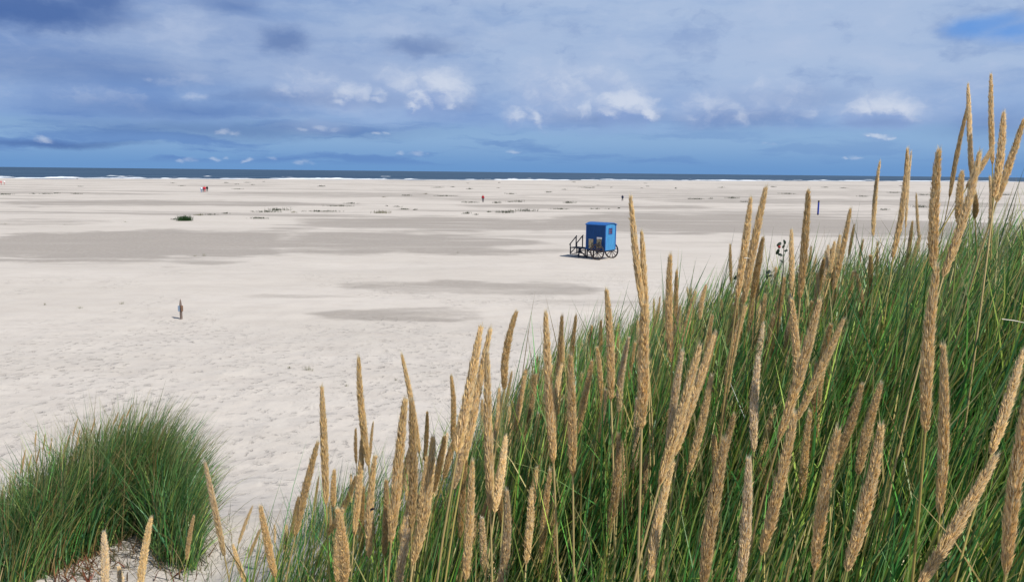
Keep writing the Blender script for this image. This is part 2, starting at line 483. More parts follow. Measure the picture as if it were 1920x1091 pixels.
sand_m, N, out = material('beach_sand')
b = N.n('ShaderNodeBsdfPrincipled')
geo = N.n('ShaderNodeNewGeometry'); pos = geo.outputs['Position']
ga = N.n('ShaderNodeAttribute', attribute_name='grey').outputs['Fac']
px_, py_, pz_ = N.sep(pos)
big = N.noise(N.v('MULTIPLY', pos, (0.05, 0.16, 0.3)), 1.0, 8, 0.6)
mid = N.noise(N.v('MULTIPLY', pos, (0.5, 1.1, 1)), 1.0, 8, 0.62)
grain = N.noise(pos, 60, 4, 0.7)
mott = N.noise(N.v('MULTIPLY', pos, (1.0, 1.7, 1)), 3.0, 6, 0.7)
pale = N.mix(N.ss(big, 0.35, 0.7), (0.538, 0.490, 0.432), (0.588, 0.537, 0.477))
pale = N.mix(N.ss(mid, 0.40, 0.72, 0, 0.35), pale, (0.455, 0.400, 0.350))
greyc = N.mix(N.ss(mott, 0.35, 0.68), (0.285, 0.254, 0.222), (0.365, 0.328, 0.290))
rag = N.noise(N.v('MULTIPLY', pos, (0.10, 0.42, 0)), 1.0, 10, 0.72)
gm = N.m('ADD', ga, N.m('ADD', N.m('MULTIPLY', N.m('SUBTRACT', mott, 0.5), 0.8), N.m('MULTIPLY', N.m('SUBTRACT', rag, 0.5), 1.9)))
gm = N.m('MULTIPLY', N.ss(gm, 0.20, 1.0), N.ss(ga, 0.01, 0.35))
colr = N.mix(N.m('MULTIPLY', gm, 0.88), pale, greyc)
far_ = N.ss(py_, 50, 110)
s1_ = N.noise(N.v('MULTIPLY', pos, (0.010, 0.055, 0.0)), 1.0, 9, 0.62)
s2_ = N.noise(N.v('ADD', N.v('MULTIPLY', pos, (0.022, 0.16, 0.0)), (31, 7, 0)), 1.0, 8, 0.62)
sk = N.m('ADD', N.ss(s1_, 0.55, 0.60, 0, 0.8), N.ss(s2_, 0.57, 0.62, 0, 0.6), clamp=True)
colr = N.mix(N.m('MULTIPLY', sk, N.lin(far_, 0, 1, 0.12, 0.85)), colr, (0.315, 0.282, 0.248))
colr = N.mix(N.m('MULTIPLY', N.ss(s2_, 0.46, 0.38, 0, 0.6), far_), colr, (0.56, 0.51, 0.455))
colr = N.mix(N.ss(grain, 0.35, 0.7, 0, 0.16), colr, (0.36, 0.30, 0.24))
N.put(b.inputs['Base Color'], colr)
b.inputs['Roughness'].default_value = 0.95
b.inputs['Specular IOR Level'].default_value = 0.1
# footprints: scattered dents with raised rims, most of them in the trodden near beach
wp = N.n('ShaderNodeTexNoise'); N.put(wp.inputs['Vector'], pos); wp.inputs['Scale'].default_value = 3.2; wp.inputs['Detail'].default_value = 6; wp.inputs['Roughness'].default_value = 0.7
fpv = N.v('ADD', N.v('MULTIPLY', pos, (1.0, 0.9, 0)), N.v('MULTIPLY', wp.outputs['Color'], (0.55, 0.55, 0)))
def prints(scale, r0, r1, keep, seed):
    vo = N.n('ShaderNodeTexVoronoi', feature='F1'); N.put(vo.inputs['Vector'], N.v('ADD', fpv, (seed, seed * 1.7, 0)))
    vo.inputs['Scale'].default_value = scale; vo.inputs['Randomness'].default_value = 1.0
    d = vo.outputs['Distance']
    rnd = N.sep(vo.outputs['Color'])[0]
    k = N.m('LESS_THAN', rnd, keep)
    dent = N.ss(d, r0, r1, -1.0, 0.0)
    rim = N.m('MULTIPLY', N.ss(d, r1 * 1.7, r1, 0.0, 0.35), N.ss(d, r0, r1))
    return N.m('MULTIPLY', N.m('ADD', dent, rim), k)
P1 = prints(2.9, 0.06, 0.30, 0.7, 0.0)
P2 = prints(4.3, 0.06, 0.33, 0.55, 13.3)
trail = N.noise(N.v('MULTIPLY', pos, (0.11, 0.11, 0)), 1.0, 4, 0.6)
zone = N.ss(trail, 0.46, 0.58)
zone = N.m('MAXIMUM', N.m('MULTIPLY', zone, N.ss(py_, 75, 40)), N.m('MULTIPLY', N.ss(py_, 44, 26), 0.9))
zone = N.m('MULTIPLY', zone, N.ss(N.noise(pos, 0.35, 4, 0.6), 0.30, 0.52, 0.25, 1.0))
ht = N.m('MULTIPLY', N.m('ADD', P1, P2), zone)
ht = N.m('ADD', ht, N.m('MULTIPLY', N.noise(N.v('MULTIPLY', pos, (1, 1.5, 1)), 4.0, 7, 0.65), 0.9))
ht = N.m('ADD', ht, N.m('MULTIPLY', grain, 0.06))
bp = N.n('ShaderNodeBump'); bp.inputs['Strength'].default_value = 1.0; bp.inputs['Distance'].default_value = 0.024
N.put(bp.inputs['Height'], ht); N.put(b.inputs['Normal'], bp.outputs[0])
N.put(out.inputs[0], b.outputs[0])
sand = link('sand', me, sand_m); tag(sand, kind='structure')

# ------------------------------------------------------------------ sea
ths = np.radians(np.arange(-62, 62, 0.6))
rs = np.geomspace(380, 60000, 260)
T2, R2 = np.meshgrid(ths, rs)
SXp = R2 * np.sin(T2); SYp = R2 * np.cos(T2)
Vs = np.stack([SXp, SYp, np.full_like(SXp, -1.0)], -1).reshape(-1, 3)
a_, b_ = T2.shape
ii, jj = np.meshgrid(np.arange(a_ - 1), np.arange(b_ - 1), indexing='ij')
Fs = np.stack([ii * b_ + jj, ii * b_ + jj + 1, (ii + 1) * b_ + jj + 1, (ii + 1) * b_ + jj], -1).reshape(-1, 4)[:, ::-1]
sea_m, N, out = material('sea_water')
b = N.n('ShaderNodeBsdfPrincipled')
geo = N.n('ShaderNodeNewGeometry'); pos = geo.outputs['Position']
n_ = N.noise(N.v('MULTIPLY', pos, (0.0016, 0.008, 0)), 1.0, 7, 0.6)
c_ = N.mix(N.ss(n_, 0.35, 0.65), (0.028, 0.062, 0.110), (0.055, 0.098, 0.150))
caps = N.ss(N.noise(N.v('MULTIPLY', pos, (0.02, 0.03, 0)), 1.0, 8, 0.75), 0.66, 0.72)
c_ = N.mix(N.m('MULTIPLY', caps, 0.4), c_, (0.6, 0.65, 0.7))
N.put(b.inputs['Base Color'], c_)
b.inputs['Roughness'].default_value = 0.55
b.inputs['IOR'].default_value = 1.33
b.inputs['Specular IOR Level'].default_value = 0.22
bp = N.n('ShaderNodeBump'); bp.inputs['Strength'].default_value = 1.0; bp.inputs['Distance'].default_value = 1.2
N.put(bp.inputs['Height'], N.noise(N.v('MULTIPLY', pos, (0.05, 0.12, 0)), 1.0, 8, 0.65)); N.put(b.inputs['Normal'], bp.outputs[0])
N.put(out.inputs[0], b.outputs[0])
sea = link('sea', mesh_np('sea', Vs, Fs), sea_m); tag(sea, kind='structure')

# surf: rows of broken foam rolling in, as low irregular ridges lying on the water
foam_m, N, out = material('sea_foam')
b = N.n('ShaderNodeBsdfPrincipled')
t = N.n('ShaderNodeTexCoord')
N.put(b.inputs['Base Color'], N.mix(N.ss(N.noise(t.outputs['Object'], 0.06, 7, 0.7), 0.35, 0.6), (0.62, 0.68, 0.74), (0.90, 0.91, 0.92)))
b.inputs['Roughness'].default_value = 0.9
N.put(out.inputs[0], b.outputs[0])
SV = []; SF = []; off = 0
angs = np.radians(np.arange(-44, 44, 0.08))
for k, (fr, hgt, thr) in enumerate([(1.003, 0.35, -0.6), (1.03, 0.6, -0.06), (1.075, 0.85, 0.0), (1.13, 0.9, 0.06), (1.21, 0.85, 0.12), (1.34, 0.9, 0.17), (1.55, 0.9, 0.21)]):
    nn = vnoise(angs * 26 + k * 9.7, angs * 0 + k * 3.1, 81 + k, 4, 0.6)
    hh = hgt * sstep(nn, thr, thr + 0.10) * (0.7 + 0.9 * (vnoise(angs * 150, angs * 0 + k, 91 + k, 3) + 0.3))
    hh = np.maximum(hh, 0) * 0.62
    yy = np.interp(np.degrees(angs), AZT, COAST) * fr * (1 + 0.012 * vnoise(angs * 12, angs * 0 + k, 101 + k, 3))
    xx = np.tan(angs) * yy
    prof = [(-4.0, -0.05), (-2.2, 0.5), (-0.8, 0.95), (0.6, 1.0), (2.5, 0.55), (6, -0.05)]
    rows = []
    for (dy_, hz) in prof:
        rows.append(np.stack([xx, yy + dy_ * 1.4, -1.0 + np.where(hh > 0.02, hh * hz, -0.6)], -1))
    arr = np.stack(rows, 0)
    m_, n_ = arr.shape[:2]
    SV.append(arr.reshape(-1, 3))
    I, J = np.meshgrid(np.arange(m_ - 1), np.arange(n_ - 1), indexing='ij')
    f = np.stack([I * n_ + J, I * n_ + J + 1, (I + 1) * n_ + J + 1, (I + 1) * n_ + J], -1).reshape(-1, 4)
    SF.append(f + off); off += m_ * n_
surf = link('surf', mesh_np('surf', np.vstack(SV), np.vstack(SF)), foam_m)
tag(surf, 'white breaking surf along the far edge of the beach', 'surf', kind='stuff')

scene.cycles.max_bounces = 5
scene.cycles.diffuse_bounces = 3
scene.cycles.transparent_max_bounces = 4

# ------------------------------------------------------------------ leaf, straw and seed materials
def tint_material(name, rough=0.5, trans=0.25, spec=0.35, rand=0.0, hue=None):
    m, N, out = material(name)
    a = N.n('ShaderNodeAttribute', attribute_name='tint').outputs['Color']
    if rand:
        oi = N.n('ShaderNodeObjectInfo').outputs['Random']
        k = N.lin(oi, 0, 1, 1 - rand, 1 + rand * 0.7)
        a = N.v('MULTIPLY', a, N.xyz(k, N.m('POWER', k, 1.1), N.m('POWER', k, 1.35)))
    if rand: a = N.v('MULTIPLY', a, N.n('ShaderNodeObjectInfo').outputs['Color'])
    b = N.n('ShaderNodeBsdfPrincipled')
    N.put(b.inputs['Base Color'], a)
    b.inputs['Roughness'].default_value = rough
    b.inputs['Specular IOR Level'].default_value = spec
    tr = N.n('ShaderNodeBsdfTranslucent'); N.put(tr.inputs[0], a)
    mx = N.n('ShaderNodeMixShader'); mx.inputs[0].default_value = trans
    N.put(mx.inputs[1], b.outputs[0]); N.put(mx.inputs[2], tr.outputs[0])
    N.put(out.inputs[0], mx.outputs[0])
    return m
leaf_m = tint_material('marram_leaf', 0.38, 0.30, 0.5)
seed_m = tint_material('seed_husk', 0.75, 0.40, 0.15, rand=0.08)
stem_m = tint_material('straw_stem', 0.5, 0.10, 0.3, rand=0.15)

GREENS = np.array([(0.045, 0.130, 0.030), (0.034, 0.105, 0.032), (0.065, 0.170, 0.040), (0.085, 0.200, 0.045), (0.045, 0.130, 0.055), (0.170, 0.230, 0.050), (0.200, 0.240, 0.060), (0.110, 0.210, 0.080), (0.030, 0.100, 0.030)])
STRAW = np.array([(0.46, 0.34, 0.15), (0.36, 0.27, 0.10), (0.55, 0.44, 0.24), (0.30, 0.19, 0.08), (0.24, 0.25, 0.06)])

def blades(roots, length, lean_az, th0, bend, width, cols, K=6, tipcol=None, lift=None):
    """ribbon leaves; all arguments are arrays of one length"""
    n = len(roots)
    t = np.linspace(0, 1, K + 1)
    ang = th0[:, None] + bend[:, None] * t[None] ** 1.6
    ang = np.clip(ang, -2.4, 2.4)
    ds = (length / K)[:, None]
    hs = np.sin(ang) * ds; vs_ = np.cos(ang) * ds
    H = np.concatenate([np.zeros((n, 1)), np.cumsum(hs[:, :-1], 1)], 1)
    Z = np.concatenate([np.zeros((n, 1)), np.cumsum(vs_[:, :-1], 1)], 1)
    wob = rng.normal(0, 0.012, (n, 1)) * length[:, None] * np.sin(t[None] * 4 + rng.uniform(0, 6, (n, 1)))
    ca, sa = np.cos(lean_az)[:, None], np.sin(lean_az)[:, None]
    X = roots[:, 0:1] + H * ca - wob * sa; Y = roots[:, 1:2] + H * sa + wob * ca; Zz = roots[:, 2:3] + Z
    P = np.stack([X, Y, Zz], -1)                                   # n,K+1,3
    fa = rng.uniform(0, math.pi, n)
    side = np.stack([np.cos(fa), np.sin(fa), np.zeros(n)], -1)[:, None, :]
    w = width[:, None] * np.clip(np.interp(t, [0, 0.15, 0.55, 0.85, 1], [0.75, 1, 0.85, 0.45, 0.02]), 0, 1)[None]
    A = P - side * w[..., None] / 2; B = P + side * w[..., None] / 2
    V = np.stack([A, B], 2).reshape(n, -1, 3)
    base = (np.arange(n) * 2 * (K + 1))[:, None, None]
    k = np.arange(K)[None, :, None] * 2
    f = base + k + np.array([0, 1, 3, 2])[None, None]
    c = np.repeat(cols[:, None, :], K + 1, 1)
    if tipcol is not None:
        g = np.clip((t - 0.72) / 0.28, 0, 1)[None, :, None] * tipcol[:, None, None]
        c = c * (1 - g) + np.array([0.42, 0.33, 0.16])[None, None] * g
    c = np.repeat(c, 2, 1).reshape(-1, 3)
    return V.reshape(-1, 3), f.reshape(-1, 4), c, P

def pick_cols(n, straw=0.12, greens=GREENS, k=1.0):
    c = greens[rng.integers(0, len(greens), n)] * np.clip(rng.lognormal(0, 0.42, (n, 1)), 0.4, 2.3) * k * np.array([1.08, 1.08, 1.0])
    s = rng.random(n) < straw
    c[s] = STRAW[rng.integers(0, len(STRAW), s.sum())] * rng.uniform(0.7, 1.1, (s.sum(), 1))
    return c, s

# ------------------------------------------------------------------ marram on the dune around the camera
SILX = np.array([0, 430, 520, 640, 760, 850, 900, 950, 1000, 1100, 1200, 1300, 1400, 1500, 1600, 1700, 1800, 1920, 2100], float)
SILY = np.array([1150, 1075, 1010, 925, 880, 850, 780, 720, 672, 612, 585, 555, 515, 488, 475, 470, 440, 412, 380], float)

def keep_tips(P, free):
    """a leaf may rise above the tuft line only if it is one of the few long ones"""
    px, py, dp = project(P)
    lim = np.interp(px[:, -1], SILX, SILY)
    ok = (py.min(1) > lim - np.abs(free))
    ok &= dp.min(1) > 0.75
    return ok

def field(n_cl, per, ymin, ymax, xa, xb, lmin, lmax, wid, ypow=1.0):
    yc = ymin + (ymax - ymin) * rng.random(n_cl) ** ypow
    u = xa + (xb - xa) * rng.random(n_cl)
    xc = u * yc + rng.normal(0, 0.16, n_cl) * (u < xa + 0.25)
    n = n_cl * per
    cx = np.repeat(xc, per); cy = np.repeat(yc, per)
    r = np.abs(rng.normal(0, 0.085, n)); a = rng.uniform(0, 2 * math.pi, n)
    x = cx + r * np.cos(a); y = cy + r * np.sin(a)
    roots = np.stack([x, y, terrain(x, y) - 0.02], -1)
    L = rng.uniform(lmin, lmax, n)
    L = L * np.interp(y, [0.9, 1.5, 2.3], [0.55, 0.75, 1.0])
    wx = 1.25 + rng.normal(0, 0.35, n_cl); wy = rng.normal(0.1, 0.40, n_cl)
    dxv = np.cos(a) * (0.5 + r * 4) + np.repeat(wx, per) * 0.9 + rng.normal(0, 0.45, n)
    dyv = np.sin(a) * (0.5 + r * 4) + np.repeat(wy, per) * 0.9 + rng.normal(0, 0.45, n)
    azm = np.arctan2(dyv, dxv)
    th0 = np.abs(rng.normal(0.16, 0.11, n)) + r * 0.7
    bend = np.abs(rng.normal(0.27, 0.22, n))
    big = rng.random(n) < 0.08
    bend[big] += rng.uniform(0.5, 1.3, big.sum())
    cols, st = pick_cols(n, 0.24)
    cl = np.repeat(rng.uniform(0.8, 1.2, (n_cl, 1)), per, 0)
    cols = cols * cl ** 1.6 * np.array([1.35, 1.48, 1.25])
    w = wid * rng.uniform(0.7, 1.25, n)
    return roots, L, azm, th0, bend, w, cols, st

GV = []; GF = []; GC = []; off = 0
def add_field(args, free_sd, K=6):
    global off
    roots, L, azm, th0, bend, w, cols, st = args
    tipc = (rng.random(len(L)) < 0.35) * rng.uniform(0.3, 1, len(L))
    free = np.abs(rng.normal(0, free_sd, len(L)))
    lucky = rng.random(len(L)) < 0.08
    free[lucky] += rng.uniform(20, 140, lucky.sum())
    state = rng.bit_generator.state
    V_, f_, c_, P_ = blades(roots, L, azm, th0, bend, w, cols, K=K, tipcol=tipc)
    ok = keep_tips(P_, free)
    nv = 2 * (K + 1)
    idx = np.nonzero(ok)[0]
    V_ = V_.reshape(len(L), nv, 3)[idx].reshape(-1, 3)
    c_ = c_.reshape(len(L), nv, 3)[idx].reshape(-1, 3)
    m = len(idx)
    base = (np.arange(m) * nv)[:, None, None]
    f_ = (base + (np.arange(K)[None, :, None] * 2) + np.array([0, 1, 3, 2])[None, None]).reshape(-1, 4)
    GV.append(V_); GF.append(f_ + off); GC.append(c_); off += len(V_)
    return m

m1 = add_field(field(560, 22, 0.95, 2.6, -0.14, 0.95, 0.74, 1.15, 0.0074), 40)
m2 = add_field(field(680, 24, 2.0, 3.9, -0.06, 0.92, 0.72, 1.15, 0.0080), 34)
m3 = add_field(field(420, 22, 3.6, 5.6, 0.00, 0.85, 0.55, 0.95, 0.0086), 20, K=5)
m4 = add_field(field(330, 14, 1.0, 3.0, -0.42, -0.08, 0.70, 1.12, 0.0056), 60)
# fallen dead leaves and litter at the foot of the marram
a5 = list(field(700, 14, 1.0, 5.0, -0.20, 0.95, 0.22, 0.6, 0.0045))
a5[3] = rng.uniform(0.5, 1.4, len(a5[1])); a5[4] = rng.uniform(0.0, 0.6, len(a5[1]))
a5[6] = STRAW[rng.integers(0, 5, len(a5[1]))] * rng.uniform(0.35, 0.9, (len(a5[1]), 1))
add_field(tuple(a5), 5, K=4)
print('blades', m1, m2, m3, m4)
grass = link('marram_grass', mesh_np('marram_grass', np.vstack(GV), np.vstack(GF), np.vstack(GC)), leaf_m)
tag(grass, 'dense dark green marram grass covering the dune slope at right', 'grass', kind='stuff')

# ------------------------------------------------------------------ seed head prototypes
def head_proto(seed, n=1700, R=0.0118, L=0.20):
    r = np.random.default_rng(seed)
    t = (np.arange(n) + r.uniform(-0.5, 0.5, n)) / n
    t = np.clip(t, 0, 1) ** 0.93
    ph = r.uniform(0, 2 * math.pi, n)
    nb = vnoise(t * 9 + seed, np.cos(ph) * 0.9 + seed, seed, 2)
    prof = np.interp(t, [0, 0.05, 0.18, 0.42, 0.68, 0.88, 1.0], [0.30, 0.55, 0.90, 1.0, 0.82, 0.50, 0.12])
    lump = 1 + 0.45 * nb + r.normal(0, 0.09, n)
    rad = R * prof * lump * 0.70
    bx = r.normal(0, 0.003); by = r.normal(0, 0.003)
    def axis(tt):
        return np.stack([bx * (tt * (1 - tt) * 4), by * (tt * (1 - tt) * 4), tt * L * 0.955], -1)
    er = np.stack([np.cos(ph), np.sin(ph), 0 * ph], -1); et = np.stack([-np.sin(ph), np.cos(ph), 0 * ph], -1)
    ez = np.array([0, 0, 1.0])
    P = axis(t) + er * (rad * 0.55)[:, None]
    tilt = np.abs(r.normal(0.20, 0.12, n)) + 0.05
    sw = r.normal(0, 0.16, n)
    D = er * np.sin(tilt)[:, None] + ez * np.cos(tilt)[:, None] + et * sw[:, None]
    D /= np.linalg.norm(D, axis=1)[:, None]
    sl_ = r.uniform(0.0085, 0.0150, n) * (1 - 0.25 * t); w = r.uniform(0.0005, 0.0010, n)
    S = np.cross(D, er); S /= np.linalg.norm(S, axis=1)[:, None]
    O = np.cross(S, D)
    o = O * np.sign((O * er).sum(1))[:, None]
    v0 = P; v1 = P + D * (sl_ * 0.42)[:, None] - S * w[:, None]; v2 = P + D * (sl_ * 0.42)[:, None] + S * w[:, None]
    v3 = P + D * (sl_ * 0.45)[:, None] + o * 0.0013; v4 = P + D * sl_[:, None]
    V_ = np.stack([v0, v1, v2, v3, v4], 1).reshape(-1, 3)
    f = np.array([[0, 3, 1], [0, 2, 3], [1, 3, 4], [3, 2, 4]])[None] + (np.arange(n) * 5)[:, None, None]
    f = f.reshape(-1, 3)
    base = np.array([0.95, 0.70, 0.34])
    c = base[None] * r.uniform(0.62, 1.22, (n, 1)) * np.array([1, 1, 1])[None]
    c[:, 2] *= r.uniform(0.8, 1.15, n)
    dark = r.random(n) < 0.08
    c[dark] *= np.array([0.55, 0.45, 0.42])
    cc = np.repeat(c[:, None], 5, 1)
    cc[:, 0] *= 0.92; cc[:, 4] = cc[:, 4] * 0.3 + np.array([0.93, 0.76, 0.46]) * 0.7
    cc = cc.reshape(-1, 3)
    # fine pale bristles
    m = 620
    tb = np.clip(r.random(m) ** 0.8, 0, 1); pb = r.uniform(0, 2 * math.pi, m)
    erb = np.stack([np.cos(pb), np.sin(pb), 0 * pb], -1); etb = np.stack([-np.sin(pb), np.cos(pb), 0 * pb], -1)
    rb = R * np.interp(tb, [0, 0.05, 0.18, 0.42, 0.68, 0.88, 1.0], [0.30, 0.55, 0.90, 1.0, 0.82, 0.50, 0.12]) * 0.6
    Pb = axis(tb) + erb * rb[:, None] + np.array([0, 0, 0.006])
    Db = erb * r.uniform(0.15, 0.6, m)[:, None] + ez; Db /= np.linalg.norm(Db, axis=1)[:, None]
    lb = r.uniform(0.008, 0.014, m)[:, None]
    Vb = np.stack([Pb - etb * 0.0004, Pb + etb * 0.0004, Pb + Db * lb], 1).reshape(-1, 3)
    fb = (np.arange(m) * 3)[:, None] + np.array([0, 1, 2])[None] + len(V_)
    cb = np.tile(np.array([[0.78, 0.66, 0.44]]), (len(Vb), 1))
    # core
    ns, sides = 16, 7
    tt = np.linspace(0, 1, ns); aa = np.linspace(0, 2 * math.pi, sides, endpoint=False)
    pr = R * 0.50 * np.interp(tt, [0, 0.05, 0.18, 0.42, 0.68, 0.88, 1.0], [0.25, 0.55, 0.90, 1.0, 0.82, 0.50, 0.05])
    Vc = (axis(tt)[:, None] + np.stack([np.cos(aa), np.sin(aa), 0 * aa], -1)[None] * pr[:, None, None]).reshape(-1, 3)
    I, J = np.meshgrid(np.arange(ns - 1), np.arange(sides), indexing='ij'); Jn = (J + 1) % sides
    q = np.stack([I * sides + J, I * sides + Jn, (I + 1) * sides + Jn, (I + 1) * sides + J], -1).reshape(-1, 4)
    tri = np.concatenate([q[:, [0, 1, 2]], q[:, [0, 2, 3]]]) + len(V_) + len(Vb)
    ccore = np.tile(np.array([[0.66, 0.46, 0.22]]), (len(Vc), 1))
    me = mesh_np('seed_head', np.vstack([V_, Vb, Vc]), np.vstack([f, fb, tri]), np.vstack([cc, cb, ccore]), smooth=False)
    me.materials.append(seed_m)
    return me
PROTOS = [head_proto(100 + i) for i in range(10)]
SMALL = [head_proto(200 + i, n=300, R=0.0108) for i in range(5)]

def tube_np(pts, rad, sides=6):
    pts = np.asarray(pts, float); n = len(pts)
    rad = np.broadcast_to(np.asarray(rad, float), (n,))
    tg = np.gradient(pts, axis=0); tg /= np.linalg.norm(tg, axis=1)[:, None] + 1e-12
    ref = np.array([0.3, 0.9, 0.1]); u = np.cross(tg, ref); u /= np.linalg.norm(u, axis=1)[:, None] + 1e-12
    v = np.cross(tg, u)
    a = np.linspace(0, 2 * math.pi, sides, endpoint=False)
    V_ = (pts[:, None] + (u[:, None] * np.cos(a)[None, :, None] + v[:, None] * np.sin(a)[None, :, None]) * rad[:, None, None]).reshape(-1, 3)
    I, J = np.meshgrid(np.arange(n - 1), np.arange(sides), indexing='ij'); Jn = (J + 1) % sides
    q = np.stack([I * sides + J, I * sides + Jn, (I + 1) * sides + Jn, (I + 1) * sides + J], -1).reshape(-1, 4)
    return V_, q

HEADS = [  # tip x, tip y, foot x, foot y, width (photo pixels), tone 0 golden 1 grey-brown 2 pale
 (384, 864, 421, 1043, 12, 2), (436, 1019, 462, 1095, 10, 0), (474, 947, 447, 1019, 8, 1), (488, 991, 465, 1046, 8, 1), (488, 947, 516, 1082, 15, 0),
 (596, 827, 553, 1005, 15, 0), (603, 722, 612, 947, 15, 0), (627, 879, 625, 951, 12, 0), (632, 951, 645, 1098, 21, 0), (672, 668, 691, 875, 14, 0),
 (667, 802, 668, 870, 8, 0), (681, 802, 664, 1005, 14, 0), (704, 852, 692, 1045, 16, 0), (681, 910, 677, 1032, 12, 0), (658, 888, 659, 942, 8, 0),
 (753, 663, 787, 852, 11, 0), (760, 744, 733, 1018, 21, 0), (771, 748, 771, 991, 18, 1), (724, 897, 720, 1041, 14, 1), (801, 771, 796, 865, 9, 0),
 (812, 816, 774, 1059, 20, 0), (846, 703, 848, 825, 11, 0), (902, 609, 857, 852, 21, 0), (920, 613, 870, 870, 17, 0), (913, 658, 920, 960, 19, 1),
 (969, 582, 945, 730, 15, 0), (936, 726, 920, 888, 12, 0), (834, 816, 812, 924, 13, 1), (886, 861, 873, 1090, 18, 0), (904, 969, 909, 1080, 15, 2),
 (927, 1018, 921, 1100, 14, 2), (904, 748, 911, 825, 9, 0), (987, 690, 965, 816, 12, 0), (897, 901, 888, 960, 9, 0), (537, 982, 535, 1050, 9, 0),
 (515, 982, 515, 1018, 6, 0), (598, 892, 587, 960, 6, 1), (195, 995, 197, 1112, 16, 2), (222, 1060, 226, 1135, 14, 2), (284, 968, 262, 1105, 15, 0),
 (364, 965, 350, 1050, 9, 1), (1023, 583, 1038, 870, 18, 0), (1054, 590, 1045, 780, 12, 1), (1080, 590, 1065, 735, 10, 0), (1070, 663, 1074, 892, 18, 0),
 (1137, 540, 1146, 753, 16, 0), (1110, 609, 1101, 700, 9, 0), (1178, 645, 1169, 780, 9, 0), (1182, 366, 1206, 585, 14, 0), (1203, 432, 1213, 640, 14, 0),
 (1208, 565, 1203, 805, 22, 0), (1257, 475, 1259, 680, 15, 0), (1269, 505, 1268, 675, 10, 0), (1313, 645, 1236, 910, 21, 0), (1340, 625, 1263, 856, 18, 0),
 (1335, 703, 1290, 888, 16, 0), (1263, 865, 1218, 1088, 20, 0), (1360, 820, 1318, 1098, 25, 1), (1160, 811, 1140, 1005, 16, 1), (1007, 875, 989, 1032, 14, 0),
 (1032, 879, 1016, 1059, 15, 0), (1538, 560, 1460, 825, 20, 0), (1583, 597, 1492, 790, 16, 0), (1491, 772, 1428, 1040, 22, 0), (1404, 856, 1388, 1100, 21, 2),
 (1617, 719, 1566, 870, 17, 1), (1572, 802, 1527, 1070, 23, 0), (1653, 717, 1608, 890, 18, 0), (1653, 793, 1588, 1070, 25, 0), (1757, 497, 1735, 810, 23, 0),
 (1768, 643, 1761, 969, 20, 0), (1919, 656, 1858, 852, 20, 0), (1869, 852, 1722, 1100, 24, 0), (1932, 715, 1885, 1077, 25, 0), (1851, 915, 1824, 1035, 14, 0),
 (1835, 1035, 1822, 1090, 10, 0), (1502, 919, 1493, 1027, 13, 1), (1442, 622, 1433, 712, 11, 0), (1343, 620, 1300, 753, 15, 0), (1412, 816, 1407, 880, 7, 1),
 (1437, 348, 1394, 570, 16, 0), (1408, 369, 1382, 560, 15, 0), (1431, 444, 1410, 560, 13, 0), (1369, 457, 1371, 533, 8, 0), (1516, 354, 1500, 560, 15, 0),
 (1484, 429, 1486, 559, 11, 0), (1595, 390, 1562, 545, 13, 0), (1602, 420, 1591, 482, 7, 0), (1565, 452, 1536, 575, 11, 0), (1619, 448, 1608, 510, 7, 0),
 (1645, 452, 1645, 538, 8, 0), (1650, 302, 1637, 443, 10, 0), (1702, 277, 1674, 485, 13, 0), (1709, 283, 1698, 430, 8, 0), (1718, 362, 1724, 455, 8, 1),
 (1711, 414, 1696, 520, 9, 0), (1726, 440, 1704, 520, 9, 1), (1761, 277, 1750, 505, 19, 0), (1838, 283, 1768, 520, 17, 0), (1804, 320, 1797, 420, 15, 0),
 (1815, 157, 1819, 285, 11, 0), (1817, 190, 1780, 372, 10, 1), (1820, 250, 1826, 345, 12, 2), (1858, 138, 1861, 310, 12, 0), (1882, 210, 1864, 372, 15, 0),
 (1921, 222, 1868, 380, 14, 0), (1862, 275, 1812, 352, 13, 0), (1856, 330, 1856, 430, 10, 0), (1822, 345, 1828, 410, 12, 1), (1531, 478, 1518, 545, 8, 0),
 (1324, 533, 1312, 600, 10, 0), (1288, 538, 1303, 600, 7, 0), (1226, 559, 1228, 640, 7, 0), (1052, 610, 1056, 700, 9, 0), (1127, 600, 1124, 690, 9, 0),
 (1160, 605, 1158, 700, 9, 0), (1000, 700, 992, 800, 10, 0), (1018, 690, 1012, 790, 9, 0), (1092, 700, 1088, 790, 10, 0), (1196, 600, 1190, 690, 9, 0),
 (1245, 560, 1240, 650, 8, 0), (1296, 560, 1294, 640, 9, 0), (1352, 560, 1346, 650, 10, 0), (1385, 540, 1376, 640, 11, 0), (1425, 560, 1412, 655, 11, 0),
 (1455, 500, 1446, 590, 9, 0), (955, 760, 946, 870, 11, 0), (980, 780, 975, 880, 10, 0), (868, 760, 860, 860, 10, 0), (700, 790, 694, 860, 7, 0),
 (745, 880, 742, 960, 10, 0), (560, 930, 545, 1010, 9, 0), (618, 940, 622, 1020, 8, 0), (1548, 470, 1540, 540, 8, 0), (1575, 440, 1562, 520, 9, 0)]
# small heads deeper in the marram
rs2 = np.random.default_rng(5)
for i in range(62):
    x = rs2.uniform(960, 1640)
    s = np.interp(x, SILX, SILY)
    y = s + rs2.uniform(-25, 130)
    w = rs2.uniform(7, 12)
    Lp = w * rs2.uniform(8.0, 12)
    ln_ = rs2.normal(0.12, 0.10)
    HEADS.append((x, y, x - Lp * math.sin(ln_), y + Lp * math.cos(ln_), w, int(rs2.integers(0, 3))))

